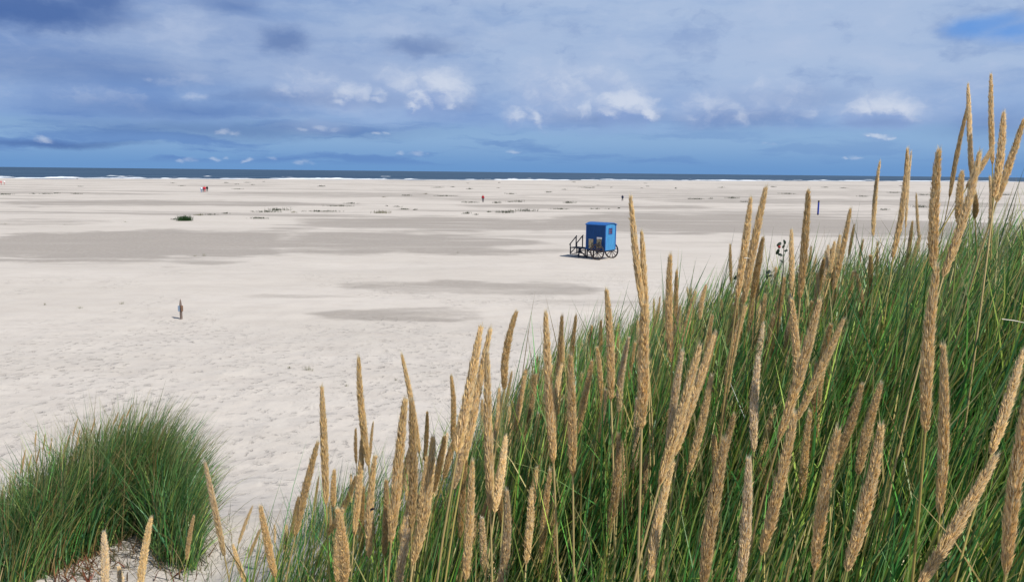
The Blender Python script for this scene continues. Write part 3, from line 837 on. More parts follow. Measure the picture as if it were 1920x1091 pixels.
for i in range(58):
    x = rs2.uniform(880, 1560) if i < 44 else rs2.uniform(640, 900)
    s = np.interp(x, SILX, SILY)
    y = s + (rs2.uniform(20, 330) if i < 44 else rs2.uniform(-60, 90))
    w = rs2.uniform(11, 17)
    Lp = w * rs2.uniform(9.0, 13)
    ln_ = rs2.normal(0.14, 0.10)
    HEADS.append((x, y, x - Lp * math.sin(ln_), y + Lp * math.cos(ln_), w, int(rs2.choice([0, 0, 0, 1, 2]))))

ORD = lambda n: "%d%s" % (n, 'th' if 10 <= n % 100 <= 20 else {1: 'st', 2: 'nd', 3: 'rd'}.get(n % 10, 'th'))
def backing(x, y):
    hz = 313 + 20 * x / 1920
    if y < hz: return 'sky'
    if y < np.interp(x, SILX, SILY) + 6: return 'sand'
    return 'grass'
groups = {'sky': [], 'sand': [], 'grass': []}
for i, h in enumerate(HEADS):
    groups[backing(h[0], h[1])].append((h[0], i))
rank = {}
for k, l in groups.items():
    for q, (x, i) in enumerate(sorted(l)):
        rank[i] = (k, q + 1)
BW = {'sky': 'of tips against the sky', 'sand': 'of tips against sand', 'grass': 'of tips against grass'}

def seed_stalk(i, h):
    tx, ty, fx, fy, w, tone = h
    lp = math.hypot(tx - fx, ty - fy)
    depth = 0.0200 * F / w
    depth = min(depth, 5.2)
    Rr = (1.18 if not (w < 14 and ty < 420) else 1.02) * w / F * depth / 0.0200
    # the foot must stay above the ground
    for _ in range(30):
        foot = at(fx, fy, depth)
        if foot[2] - float(terrain(foot[0], foot[1])) > 0.12: break
        depth *= 0.95; Rr *= 0.95
    tip = at(tx, ty, depth * (1 + rs2.normal(0, 0.03)))
    axv = tip - foot; Lh = float(np.linalg.norm(axv)); axv = axv / Lh
    small = w < 9
    me = (SMALL if small else PROTOS)[rs2.integers(0, 5 if small else 10)]
    g = foot.copy(); hgt = foot[2] - float(terrain(foot[0], foot[1]))
    lean = axv[:2] / max(axv[2], 0.4)
    root = np.array([foot[0] - lean[0] * hgt * 0.38, foot[1] - lean[1] * hgt * 0.38 + 0.04, 0.0])
    root[2] = float(terrain(root[0], root[1])) - 0.02
    e = empty('marram_stalk', tuple(root))
    o = bpy.data.objects.new('seed_head', me); COL.objects.link(o); o.parent = e
    q = Vector(axv).to_track_quat('Z', 'Y')
    o.rotation_mode = 'QUATERNION'
    o.rotation_quaternion = q @ Quaternion((0, 0, 1), rs2.uniform(0, 6.28))
    o.location = Vector(foot - root)
    o.scale = (Rr, Rr, Lh / 0.20)
    o.color = ((1, 1, 1, 1), (0.84, 0.82, 0.80, 1), (1.0, 1.05, 1.25, 1))[tone]
    # stem: bezier from root to head foot, tangent to the head axis
    p0 = np.zeros(3); p3 = foot - root + axv * 0.02
    p1 = p0 + np.array([0, 0, 1.0]) * hgt * 0.4; p2 = p3 - axv * hgt * 0.4
    t = np.linspace(0, 1, 9)[:, None]
    pts = (1 - t) ** 3 * p0 + 3 * (1 - t) ** 2 * t * p1 + 3 * (1 - t) * t ** 2 * p2 + t ** 3 * p3
    r0 = 0.0021 * min(max(Rr, 0.6), 1.2)
    V_, f_ = tube_np(pts, np.linspace(r0 * 1.15, r0 * 0.8, 9), 6)
    c1 = np.array([(0.42, 0.33, 0.10), (0.35, 0.26, 0.10), (0.24, 0.27, 0.07), (0.50, 0.38, 0.16)][rs2.integers(0, 4)])
    sm = mesh_np('stem', V_, f_, np.tile(c1, (len(V_), 1)))
    link('stem', sm, stem_m, e)
    k, n = rank[i]
    ang = math.degrees(math.atan2(tx - fx, fy - ty))
    ls = 'leaning right' if ang > 7 else ('leaning left' if ang < -4 else 'upright')
    sz = 'thick' if w >= 18 else ('slender' if w < 11 else 'medium')
    tag(e, '%s tan grass seed head %s, %s from left %s' % (sz, ls, ORD(n), BW[k]), 'seed head', 'marram seed heads on the dune')
    return e
for i, h in enumerate(HEADS):
    seed_stalk(i, h)

# ------------------------------------------------------------------ the round tussock at lower left
def px_roots(poly_fn, n):
    out_ = []
    while len(out_) < n:
        x, y = poly_fn()
        g = ground_at(x, y, 3.0)
        out_.append(g)
    return np.array(out_)
tus = empty('marram_tussock', tuple(ground_at(210, 1010, 3.0)))
tag(tus, 'round dark green marram tussock on its own sand mound at lower left', 'grass tussock')
T0 = np.array(tus.location)
grid = [(x, y) for x in np.arange(-80, 431, 17) for y in np.arange(905, 1096, 15)]
GP = np.array([ground_at(x, y, 3.0) for x, y in grid]); GXY = np.array(grid, float)
def tus_weight(x, y):
    w = np.ones_like(x)
    top = np.interp(x, [-80, 0, 120, 260, 330, 400, 430], [965, 945, 905, 880, 905, 960, 1005])
    w *= np.clip((y - top) / 18, 0, 1)
    bot = np.interp(x, [-80, 60, 130, 200, 300, 400, 430], [1080, 1060, 1030, 1000, 1075, 1060, 1040])
    w *= np.clip((bot - y) / 18, 0.0, 1)
    gap = np.exp(-(((x - 262) / 30) ** 2 + ((y - 1000) / 26) ** 2))
    return w * (1 - 0.95 * gap)
TW = tus_weight(GXY[:, 0], GXY[:, 1]); TW = TW / TW.sum()
n = 13500
sx = rng.uniform(-90, 372, n)
PXK = [-90, 0, 110, 245, 315, 375]
yb_ = np.interp(sx, PXK, [5.25, 5.45, 5.75, 6.25, 6.15, 5.85])
fk = np.array([-90, 0, 60, 130, 200, 262, 310, 400, 430.])
fy = np.array([ground_at(x, y, 3.0)[1] for x, y in zip(fk, [1110, 1110, 1095, 1065, 1035, 1000, 1065, 1080, 1060])])
yf_ = np.minimum(np.interp(sx, fk, fy), yb_ - 0.15)
Yr = yf_ + (yb_ - yf_) * rng.random(n) ** 0.9
Xr = (sx - 960) / F * (Yr * math.cos(PITCH) - (terrain(sx * 0 - 2.8, Yr) - CAMZ) * math.sin(PITCH))
rt = np.stack([Xr, Yr + rng.normal(0, 0.03, n), np.zeros(n)], -1)
rt[:, 2] = terrain(rt[:, 0], rt[:, 1]) - 0.02
L = np.interp(sx, PXK, [0.62, 0.74, 0.96, 1.14, 0.90, 0.46]) * rng.uniform(0.42, 1.08, n)
az_ = np.where(rng.random(n) < 0.85, rng.normal(0.15, 0.7, n), rng.uniform(0, 6.28, n))
th0 = np.interp(sx, [-80, 100, 300, 430], [0.26, 0.24, 0.27, 0.48]) + rng.normal(0, 0.14, n)
bd = np.abs(rng.normal(0.45, 0.28, n))
cols, st = pick_cols(n, 0.13, k=1.22)
cols[~st] *= np.array([0.95, 1.0, 1.15])
lime = (rng.random(n) < 0.5) & (np.abs(sx - 270) < 60)
cols[lime] = np.array([0.085, 0.17, 0.045]) * rng.uniform(0.8, 1.2, (lime.sum(), 1))
V_, f_, c_, _ = blades(rt - T0, L, az_, th0, bd, rng.uniform(0.0045, 0.009, n), cols, K=6, tipcol=(rng.random(n) < 0.5) * 0.8)
link('leaves', mesh_np('leaves', V_, f_, c_), leaf_m, tus)
# dead leaves at its foot
n = 700
ok = (GXY[:, 1] > 985)
ix = rng.choice(np.nonzero(ok)[0], n)
rt = GP[ix] + np.stack([rng.normal(0, 0.06, n), rng.normal(0, 0.08, n), np.zeros(n)], -1); rt[:, 2] = terrain(rt[:, 0], rt[:, 1])
cc = STRAW[rng.integers(0, 5, n)] * rng.uniform(0.3, 0.8, (n, 1))
V_, f_, c_, _ = blades(rt - T0, rng.uniform(0.12, 0.38, n), rng.uniform(0, 6.28, n), rng.uniform(0.3, 1.3, n), rng.uniform(0, 0.7, n), np.full(n, 0.004), cc, K=4)
link('dead_leaves', mesh_np('dead_leaves', V_, f_, c_), leaf_m, tus)
TH_ = [(122, 832, 118, 868), (113, 845, 108, 880), (140, 848, 134, 884), (68, 808, 66, 836), (85, 812, 80, 846), (146, 784, 136, 818), (48, 842, 42, 880), (20, 900, 14, 935),
       (44, 855, 38, 888), (248, 758, 236, 784), (222, 772, 210, 800), (178, 784, 170, 812), (164, 800, 158, 830), (98, 820, 92, 855), (275, 775, 262, 800),
       (150, 805, 144, 835), (190, 792, 182, 822), (30, 880, 24, 915), (60, 850, 52, 885), (205, 786, 196, 815), (232, 776, 222, 806), (75, 838, 68, 870), (130, 815, 122, 845), (8, 905, 2, 940)]
for (a, b2, c2, d2) in TH_:
    dd = 5.9 + rs2.uniform(-0.2, 0.3)
    tip = at(a, b2, dd); foot = at(c2, d2, dd)
    axv = tip - foot; Lh = float(np.linalg.norm(axv)); axv /= Lh
    o = link('seed_head', SMALL[rs2.integers(0, 5)], None, tus)
    o.rotation_mode = 'QUATERNION'; o.rotation_quaternion = Vector(axv).to_track_quat('Z', 'Y')
    o.location = Vector(foot - T0); o.scale = (0.85, 0.85, Lh / 0.2)
    pts = np.array([[foot[0] - axv[0] * 0.5 - T0[0], foot[1] - T0[1], foot[2] - 0.62 - T0[2]], [foot[0] - axv[0] * 0.22 - T0[0], foot[1] - T0[1], foot[2] - 0.3 - T0[2]], foot - T0 + axv * 0.02])
    V_, f_ = tube_np(pts, 0.0022, 5)
    link('stem', mesh_np('stem', V_, f_, np.tile(np.array([[0.30, 0.24, 0.10]]), (len(V_), 1))), stem_m, tus)

# smaller blue-green clumps at the dune edge
def clump(name, px, py, n, Lm, spread, label, rlean=0.15, at_xy=None):
    g = ground_at(px, py, 3.0) if at_xy is None else np.array([at_xy[0], at_xy[1], float(terrain(*at_xy))])
    e = empty(name, tuple(g)); tag(e, label, 'grass clump')
    xy = rng.normal(0, spread, (n, 2)) + g[:2]
    rt = np.stack([xy[:, 0], xy[:, 1], terrain(xy[:, 0], xy[:, 1]) - 0.02], -1)
    d = np.arctan2(xy[:, 1] - g[1], xy[:, 0] - g[0] + 0.12)
    cols, st = pick_cols(n, 0.10); cols[~st] *= np.array([0.9, 1.0, 1.5])
    V_, f_, c_, _ = blades(rt - g, Lm * rng.uniform(0.5, 1, n), d + rng.normal(0, 0.5, n), np.abs(rng.normal(rlean, 0.15, n)), np.abs(rng.normal(0.6, 0.3, n)), rng.uniform(0.003, 0.005, n), cols, K=5)
    link('leaves', mesh_np('leaves', V_, f_, c_), leaf_m, e)
clump('marram_clump', 645, 985, 260, 0.50, 0.13, 'small blue-green grass clump on sand behind the left seed heads')
clump('marram_clump', 590, 1010, 120, 0.42, 0.10, 'sparse blue-green grass clump on the dune slope, left of the fuller clump')
clump('marram_clump', 985, 800, 900, 0.60, 0.22, 'bushy dark grass clump on the dune edge behind central seed heads', at_xy=(0.10, 5.0))
clump('marram_clump', 1110, 730, 1200, 0.60, 0.30, 'wide dark grass clump cresting the dune edge right of the bushy clump', at_xy=(0.50, 5.2))

# low herbs at the foot of the tussock
n = 480
ok = (GXY[:, 1] > 1015) & (GXY[:, 0] < 380)
prob = np.where(ok, np.exp(-((GXY[:, 0] - 150) / 70) ** 2) + 0.18, 0); prob /= prob.sum()
ix = rng.choice(len(GP), n, p=prob)
rt = GP[ix] + np.stack([rng.normal(0, 0.06, n), rng.normal(0, 0.08, n), np.zeros(n)], -1); rt[:, 2] = terrain(rt[:, 0], rt[:, 1])
red = np.array([(0.26, 0.085, 0.045), (0.16, 0.06, 0.04), (0.34, 0.20, 0.09), (0.10, 0.11, 0.04), (0.14, 0.09, 0.05)])
V_, f_, c_, _ = blades(rt, rng.uniform(0.05, 0.17, n), rng.uniform(0, 6.28, n), rng.uniform(0.1, 1.1, n), rng.uniform(0, 0.6, n), rng.uniform(0.006, 0.014, n), red[rng.integers(0, 5, n)] * rng.uniform(0.6, 1.1, (n, 1)), K=3)
herbs = link('dune_herbs', mesh_np('dune_herbs', V_, f_, c_), leaf_m)
tag(herbs, 'low reddish brown herbs on bare sand under the tussock', 'ground cover', kind='stuff')

# ------------------------------------------------------------------ distant tufts
FAR_G = np.array([(0.040, 0.062, 0.026), (0.030, 0.050, 0.026), (0.060, 0.078, 0.034), (0.08, 0.078, 0.042)])
rows_ = {}
for i, (g, w, h, t) in enumerate(TPOS):
    y = TUFTS[i][1]
    key = 'small sprig' if t == 2 else ('surf' if y < 358 else ('mid' if y < 387 else 'near'))
    rows_.setdefault(key, []).append((TUFTS[i][0], i))
trank = {}
for k, l in rows_.items():
    for q, (_, i) in enumerate(sorted(l)): trank[i] = (k, q + 1)
for i, (g, w, h, t) in enumerate(TPOS):
    d = g[1]; wm = w / F * d; hm = h / F * d
    g2 = g.copy(); g2[2] = float(terrain(g[0], g[1]))
    if t == 2:
        n = int(16 + w * 2); Lb = np.clip(hm * 1.2, 0.14, 0.5); bw = 0.006
        ex, ey = wm * 0.35, wm * 0.3
    else:
        n = int(np.clip(wm * 50, 50, 600)); Lb = float(np.clip(hm * 1.0, 0.32, 0.8)); bw = 0.055
        ex, ey = wm * 0.5, max(min(wm * 0.35, hm * 2.5), 0.5)
    if w == 27: n, Lb, bw, ey = 620, 0.80, 0.05, 0.6
    x = g[0] + np.clip(rng.normal(0, 0.5, n), -1.1, 1.1) * ex; y = g[1] + np.clip(rng.normal(0, 0.5, n), -1.2, 1.2) * ey
    rt = np.stack([x, y, terrain(x, y) - 0.02], -1)
    keepx = rng.random(n) < np.clip(0.35 + 1.5 * (vnoise(x * 2.2, y * 1.1, 300 + i, 2) + 0.3), 0.1, 1) if t < 2 else np.ones(n, bool)
    rt = rt[keepx]; n = len(rt)
    cols = (FAR_G[rng.integers(0, 4, n)] if t != 1 else np.array([[0.20, 0.19, 0.10]]) * np.ones((n, 1))) * rng.uniform(0.6, 1.2, (n, 1))
    if t == 0 and w == 27: cols = np.array([[0.03, 0.075, 0.02]]) * rng.uniform(0.7, 1.3, (n, 1))
    if t == 2: cols = np.array([[0.22, 0.22, 0.12]]) * rng.uniform(0.6, 1.2, (n, 1))
    V_, f_, c_, _ = blades(rt - g2, Lb * rng.uniform(0.45, 1.0, n) * (1 + 1.1 * vnoise(rt[:, 0] * 1.6, rt[:, 1] * 0.8, 400 + i, 2)), rng.uniform(0, 6.28, n), np.abs(rng.normal(0.2, 0.2, n)), np.abs(rng.normal(0.4, 0.3, n)), np.full(n, bw) * rng.uniform(0.6, 1.2, n), cols, K=3)
    o = link('grass_sprig' if t == 2 else 'grass_tuft', mesh_np('tuft', V_, f_, c_), leaf_m)
    o.location = g2
    k, q = trank[i]
    if k == 'small sprig':
        tag(o, 'tiny sparse grass sprig on bare sand, %s sprig from the left' % ORD(q), 'grass sprig', 'sprigs on the bare beach')
    else:
        wr = {'surf': 'in the farthest rows near the surf', 'mid': 'in the middle rows of tufts', 'near': 'in the nearest row of tufts'}[k]
        sz = 'long low' if w > 24 else ('small' if w < 9 else 'low')
        cl = 'yellowish' if t == 1 else 'dark green'
        tag(o, '%s %s grass tuft, %s from left %s' % (sz, cl, ORD(q), wr), 'grass tuft', 'grass tufts scattered over the far beach')

# ------------------------------------------------------------------ mesh builder for made things
class MB:
    def __init__(s): s.v = []; s.f = []
    def add(s, V, F):
        o = len(s.v); s.v += [tuple(map(float, q)) for q in V]; s.f += [tuple(int(i) + o for i in q) for q in F]; return s
    def box(s, x0, x1, y0, y1, z0, z1):
        return s.add([(x0, y0, z0), (x1, y0, z0), (x1, y1, z0), (x0, y1, z0), (x0, y0, z1), (x1, y0, z1), (x1, y1, z1), (x0, y1, z1)],
                     [(3, 2, 1, 0), (4, 5, 6, 7), (0, 1, 5, 4), (1, 2, 6, 5), (2, 3, 7, 6), (3, 0, 4, 7)])
    def bar(s, a, b, w, h=None):
        h = h or w; a = Vector(a); b = Vector(b); d = (b - a).normalized()
        up = Vector((0, 0, 1)) if abs(d.z) < 0.95 else Vector((1, 0, 0))
        u = d.cross(up).normalized() * w / 2; v = u.cross(d).normalized() * h / 2
        P = [a - u - v, a + u - v, a + u + v, a - u + v, b - u - v, b + u - v, b + u + v, b - u + v]
        return s.add(P, [(3, 2, 1, 0), (4, 5, 6, 7), (0, 1, 5, 4), (1, 2, 6, 5), (2, 3, 7, 6), (3, 0, 4, 7)])
    def lathe(s, prof, axis='z', c=(0, 0, 0), n=32):
        V = []; m = len(prof)
        for (r, h) in prof:
            for k in range(n):
                a = 2 * math.pi * k / n
                if axis == 'z': V.append((c[0] + r * math.cos(a), c[1] + r * math.sin(a), c[2] + h))
                else: V.append((c[0] + r * math.cos(a), c[1] + h, c[2] + r * math.sin(a)))
        F_ = []
        for i in range(m - 1):
            for k in range(n):
                q = (i * n + k, i * n + (k + 1) % n, (i + 1) * n + (k + 1) % n, (i + 1) * n + k)
                F_.append(q if axis == 'z' else q[::-1])
        return s.add(V, F_)
    def build(s, name, mat, parent=None, smooth=False, bevel=0.0):
        me = bpy.data.meshes.new(name); me.from_pydata(s.v, [], s.f); me.update()
        if smooth: me.polygons.foreach_set('use_smooth', [True] * len(me.polygons))
        o = link(name, me, mat, parent)
        if bevel:
            b = o.modifiers.new('bevel', 'BEVEL'); b.width = bevel; b.segments = 2; b.limit_method = 'ANGLE'
        return o

# ------------------------------------------------------------------ bathing wagon
def plank_paint(name, col):
    m, N, out = material(name)
    b = N.n('ShaderNodeBsdfPrincipled'); t = N.n('ShaderNodeTexCoord')
    x, y, z = N.sep(t.outputs['Object'])
    nz = N.noise(N.v('MULTIPLY', t.outputs['Object'], (9, 9, 1.2)), 2.0, 6, 0.6)
    st = N.noise(N.v('MULTIPLY', t.outputs['Object'], (3, 3, 0.7)), 2.0, 6, 0.6)
    u = N.m('FRACT', N.m('MULTIPLY', N.m('ADD', x, y), 7.5))
    gap = N.m('LESS_THAN', u, 0.09)
    k = N.m('MULTIPLY', N.lin(nz, 0.3, 0.7, 0.82, 1.14), N.lin(st, 0.3, 0.7, 0.9, 1.08))
    c = N.v('MULTIPLY', tuple(col), N.xyz(k, k, k))
    c = N.mix(N.m('MULTIPLY', gap, 0.55), c, tuple(q * 0.35 for q in col))
    N.put(b.inputs['Base Color'], c); b.inputs['Roughness'].default_value = 0.6; b.inputs['Specular IOR Level'].default_value = 0.2
    bp = N.n('ShaderNodeBump'); bp.inputs['Strength'].default_value = 0.6; bp.inputs['Distance'].default_value = 0.01
    N.put(bp.inputs['Height'], N.m('MULTIPLY', gap, -1.0)); N.put(b.inputs['Normal'], bp.outputs[0])
    N.put(out.inputs[0], b.outputs[0])
    return m
shaded_boards_m = plank_paint('blue_boards_shaded', (0.014, 0.072, 0.225))  # wagon blue with the shade of the unlit walls put into the colour
sunlit_boards_m = plank_paint('blue_boards_sunlit', (0.052, 0.235, 0.47))  # the same blue, lightened in the colour for the wall facing the sun
roof_m = simple('blue_roof_paint', (0.022, 0.115, 0.36), 0.5, var=0.12)
tar_m = simple('tarred_wood', (0.018, 0.024, 0.045), 0.7, var=0.3)
wheel_m = simple('weathered_wheel', (0.125, 0.092, 0.078), 0.75, var=0.3)
frame_m = simple('window_frame_blue', (0.018, 0.07, 0.26), 0.5)
pane_m = simple('curtained_pane', (0.17, 0.09, 0.12), 0.25, var=0.4, scale=14, spec=0.5)

g = ground_at(1119.3, 487.3)
A = R(40)
dk_ = g[1]; S_ = dk_ / 64.0
s1 = 1.0
Lc, Wc = 1.86 * S_, 1.50 * S_
ca, sa = math.cos(A), math.sin(A)
wx_, wy_ = 0.20 * Lc, -(Wc / 2 + 0.30 * S_)
ox = g[0] - (wx_ * ca + wy_ * sa); oy = g[1] - (-wx_ * sa + wy_ * ca)
cart = empty('bathing_wagon', (ox, oy, g[2] - 0.03), -A)
tag(cart, 'blue wooden bathing wagon on spoked wheels with steps, standing on the sand', 'bathing wagon')
z0, z1 = 0.80 * S_, 2.86 * S_
hx, hy = Lc / 2, Wc / 2
# body walls
MB().box(-hx, hx, -hy, -hy + 0.05, z0, z1).build('side_wall', shaded_boards_m, cart)
MB().box(-hx, hx, hy - 0.05, hy, z0, z1).build('side_wall', shaded_boards_m, cart)
w_ = MB()
wy0, wy1, wz0, wz1 = -0.26 * S_, 0.18 * S_, 2.14 * S_, 2.56 * S_
w_.box(hx - 0.05, hx + 0.002, -hy + 0.052, wy0, z0, z1); w_.box(hx - 0.05, hx + 0.002, wy1, hy - 0.052, z0, z1)
w_.box(hx - 0.05, hx + 0.002, wy0, wy1, z0, wz0); w_.box(hx - 0.05, hx + 0.002, wy0, wy1, wz1, z1)
for sg in (-1, 1):   # gable segment under the curved roof
    pass
endw = w_.build('end_wall', sunlit_boards_m, cart)
endw['label'] = 'blue end wall coloured lighter as sunlit, with a small window'
MB().box(-hx - 0.002, -hx + 0.05, -hy + 0.052, hy - 0.052, z0, z1).build('end_wall', shaded_boards_m, cart)
fr = MB(); tt_ = 0.045 * S_
fr.box(hx - 0.03, hx + 0.03, wy0 - tt_, wy0 + 0.004, wz0 - tt_, wz1 + tt_); fr.box(hx - 0.03, hx + 0.03, wy1 - 0.004, wy1 + tt_, wz0 - tt_, wz1 + tt_)
fr.box(hx - 0.03, hx + 0.03, wy0 + 0.006, wy1 - 0.006, wz0 - tt_, wz0 + 0.004); fr.box(hx - 0.03, hx + 0.03, wy0 + 0.006, wy1 - 0.006, wz1 - 0.004, wz1 + tt_)
ym_ = (wy0 + wy1) / 2; zm_ = (wz0 + wz1) / 2
fr.box(hx - 0.02, hx + 0.015, ym_ - 0.012, ym_ + 0.012, wz0, wz1); fr.box(hx - 0.018, hx + 0.013, wy0, wy1, zm_ - 0.012, zm_ + 0.012)
win = fr.build('window', frame_m, cart)
MB().box(hx - 0.028, hx - 0.022, wy0, wy1, wz0, wz1).build('pane', pane_m, win)
# curved roof
n = 14; prof = []
ov = 0.09 * S_
for k in range(n + 1):
    u = -1 + 2 * k / n
    prof.append((u * (hy + ov), z1 + 0.01 + 0.17 * S_ * (1 - abs(u) ** 2.4)))
V_ = []; F_ = []
for xx in (-hx - ov, hx + ov):
    for (y, z) in prof: V_.append((xx, y, z))
    for (y, z) in prof: V_.append((xx, y, z - 0.055 * S_))
m_ = n + 1
for k in range(n):
    F_.append((k, k + 1, 2 * m_ + k + 1, 2 * m_ + k)[::-1])
    F_.append((m_ + k, m_ + k + 1, 3 * m_ + k + 1, 3 * m_ + k))
    F_.append((k, k + 1, m_ + k + 1, m_ + k)); F_.append((2 * m_ + k, 2 * m_ + k + 1, 3 * m_ + k + 1, 3 * m_ + k)[::-1])
F_.append((0, 2 * m_, 3 * m_, m_)[::-1]); F_.append((n, 2 * m_ + n, 3 * m_ + n, m_ + n))
roof = MB().add(V_, F_).build('roof', roof_m, cart)
# gable infill below the curve at both ends
for sx_, mm in ((hx, sunlit_boards_m), (-hx, shaded_boards_m)):
    V_ = []; 
    pr = [(u * hy * 0.995, z1 + 0.17 * S_ * (1 - abs(u) ** 2.4) - 0.05 * S_) for u in np.linspace(-1, 1, 11)]
    x0, x1 = sx_ - 0.022, sx_ + 0.004 * (1 if sx_ > 0 else -1)
    V_ = [(x0, -hy * 0.995, z1 - 0.02)] + [(x0, y, max(z, z1 - 0.02)) for y, z in pr] + [(x0, hy * 0.995, z1 - 0.02)]
    V2 = [(x1, y, z) for (_, y, z) in V_]
    nn = len(V_)
    F_ = [tuple(range(nn)), tuple(range(nn, 2 * nn))[::-1]] + [(i, (i + 1) % nn, nn + (i + 1) % nn, nn + i) for i in range(nn)]
    MB().add(V_ + V2, F_).build('gable_board', mm, cart)
# corner posts and floor frame
for sx_ in (-1, 1):
    for sy_ in (-1, 1):
        MB().box(sx_ * hx - 0.035, sx_ * hx + 0.035, sy_ * hy - 0.035, sy_ * hy + 0.035, z0 - 0.005, z1 - 0.01).build('corner_post', roof_m, cart)

ch = MB()
ch.box(-hx, hx - 0.003, -hy + 0.05, -hy + 0.15, z0 - 0.12 * S_, z0 - 0.004); ch.box(-hx, hx - 0.003, hy - 0.15, hy - 0.05, z0 - 0.12 * S_, z0 - 0.004)
ch.box(-hx - 0.004, -hx + 0.09, -hy + 0.16, hy - 0.16, z0 - 0.12 * S_, z0 - 0.006); ch.box(hx - 0.10, hx - 0.01, -hy + 0.16, hy - 0.16, z0 - 0.12 * S_, z0 - 0.006)
ch.build('chassis', tar_m, cart)
rw = 0.68 * S_
MB().lathe([(0.001, -hy - 0.42 * S_), (0.04, -hy - 0.42 * S_), (0.04, hy + 0.42 * S_), (0.001, hy + 0.42 * S_)], 'y', (wx_, 0, rw), 12).build('axle', tar_m, cart)
MB().box(wx_ - 0.06, wx_ + 0.06, -hy + 0.16, hy - 0.16, rw - 0.08, z0 - 0.002).build('axle_block', tar_m, cart)
# wheels
def wheel(sgn):
    yc = sgn * (hy + 0.30 * S_)
    w = MB().lathe([(rw, -0.035), (rw, 0.035), (rw - 0.022, 0.035), (rw - 0.022, -0.035), (rw, -0.035)], 'y', (wx_, yc, rw), 40)
    tyre = None
    rim = MB().lathe([(rw - 0.024, -0.03), (rw - 0.024, 0.03), (rw - 0.10, 0.032), (rw - 0.10, -0.032), (rw - 0.024, -0.03)], 'y', (wx_, yc, rw), 40)
    W_ = empty('wheel', (0, 0, 0)); W_.parent = cart
    w.build('tyre', tar_m, W_, smooth=False); rim.build('rim', wheel_m, W_)
    hub = MB().lathe([(0.001, -0.13), (0.05, -0.13), (0.085, -0.07), (0.095, 0.0), (0.085, 0.07), (0.05, 0.13), (0.001, 0.13)], 'y', (wx_, yc, rw), 16).build('hub', tar_m, W_, smooth=True)
    for k in range(12):
        a = 2 * math.pi * (k + 0.5) / 12
        MB().bar((wx_ + 0.07 * math.cos(a), yc, rw + 0.07 * math.sin(a)), (wx_ + (rw - 0.075) * math.cos(a), yc, rw + (rw - 0.075) * math.sin(a)), 0.048, 0.042).build('spoke', wheel_m, W_)
wheel(-1); wheel(1)
# platform with steps and hand rails at the far left end
pw = 0.52 * S_
xa = -hx - 1.85 * S_
dz_ = z0 + 0.02
MB().box(xa, -hx - 0.01, -pw, pw, dz_ - 0.06, dz_).build('platform', tar_m, cart)
lg = [(-hx - 0.08, 0.0), (-hx - 0.92 * S_, 0.03)]
for (lx, lz) in lg:
    for sy_ in (-1, 1):
        MB().bar((lx, sy_ * (pw - 0.05), lz - 0.06), (lx, sy_ * (pw - 0.05), dz_ - 0.07), 0.085).build('leg', tar_m, cart)
for sy_ in (-1, 1):
    y = sy_ * (pw - 0.05)
    MB().bar((xa + 0.05, y, 0.22), (xa + 0.05, y, dz_ - 0.07), 0.075).build('leg', tar_m, cart)
    MB().bar((lg[0][0] - 0.02, y + 0.05 * sy_, 0.05), (lg[1][0] + 0.05, y + 0.05 * sy_, dz_ - 0.10), 0.06).build('brace', tar_m, cart)
    MB().bar((lg[1][0] + 0.02, y + 0.09 * sy_, 0.12), (lg[0][0], y + 0.09 * sy_, 0.20), 0.055).build('brace', tar_m, cart)
    MB().bar((xa + 0.05, y + 0.05 * sy_, 0.30), (lg[1][0], y + 0.05 * sy_, 0.24), 0.06).build('brace', tar_m, cart)
    MB().bar((xa + 0.08, y + 0.09 * sy_, 0.30), (xa + 0.55 * S_, y + 0.09 * sy_, dz_ - 0.08), 0.06).build('brace', tar_m, cart)
    # hand rail: slopes down to the left
    xr = xa + 0.62 * S_
    MB().bar((xa - 0.06, y, dz_ + 0.20 * S_), (xr + 0.06, y, dz_ + 1.02 * S_), 0.06, 0.07).build('hand_rail', tar_m, cart)
    MB().bar((xa + 0.03, y, dz_ + 0.002), (xa + 0.03, y, dz_ + 0.26 * S_), 0.06).build('rail_post', tar_m, cart)
    MB().bar((xr, y, dz_ + 0.002), (xr, y, dz_ + 0.93 * S_), 0.07).build('rail_post', tar_m, cart)
for k in range(2):
    MB().box(xa + 0.75 * S_ + 0.0 - 0.35 * k, xa + 1.05 * S_ - 0.35 * k, -pw + 0.12, pw - 0.12, dz_ - 0.27 - 0.2 * k, dz_ - 0.23 - 0.2 * k).build('step', tar_m, cart)
MB().box(xa + 0.84 * S_, xa + 1.06 * S_, -pw + 0.1, -pw + 0.14, 0.36, dz_ - 0.07).build('step_board', tar_m, cart)

# two pictures hung on the near side wall
def picture_material(name, seed, cols):
    m, N, out = material(name)
    b = N.n('ShaderNodeBsdfPrincipled'); t = N.n('ShaderNodeTexCoord')
    nz = N.noise(N.v('ADD', t.outputs['Object'], (seed, seed, seed)), 5.5, 3, 0.5)
    n2_ = N.noise(N.v('ADD', t.outputs['Object'], (seed + 4, 0, seed)), 11, 4, 0.6)
    c = N.mix(N.ss(nz, 0.42, 0.56), cols[0], cols[1]); c = N.mix(N.ss(n2_, 0.52, 0.62), c, cols[2])
    N.put(b.inputs['Base Color'], c); b.inputs['Roughness'].default_value = 0.5
    N.put(out.inputs[0], b.outputs[0]); return m
pic1 = picture_material('picture_print', 1.0, ((0.10, 0.09, 0.05), (0.40, 0.31, 0.16), (0.62, 0.52, 0.34)))
pic2 = picture_material('picture_print_darker', 6.0, ((0.06, 0.06, 0.04), (0.36, 0.28, 0.13), (0.55, 0.47, 0.30)))
white_m = simple('white_paper', (0.75, 0.76, 0.78), 0.6, var=0.05)
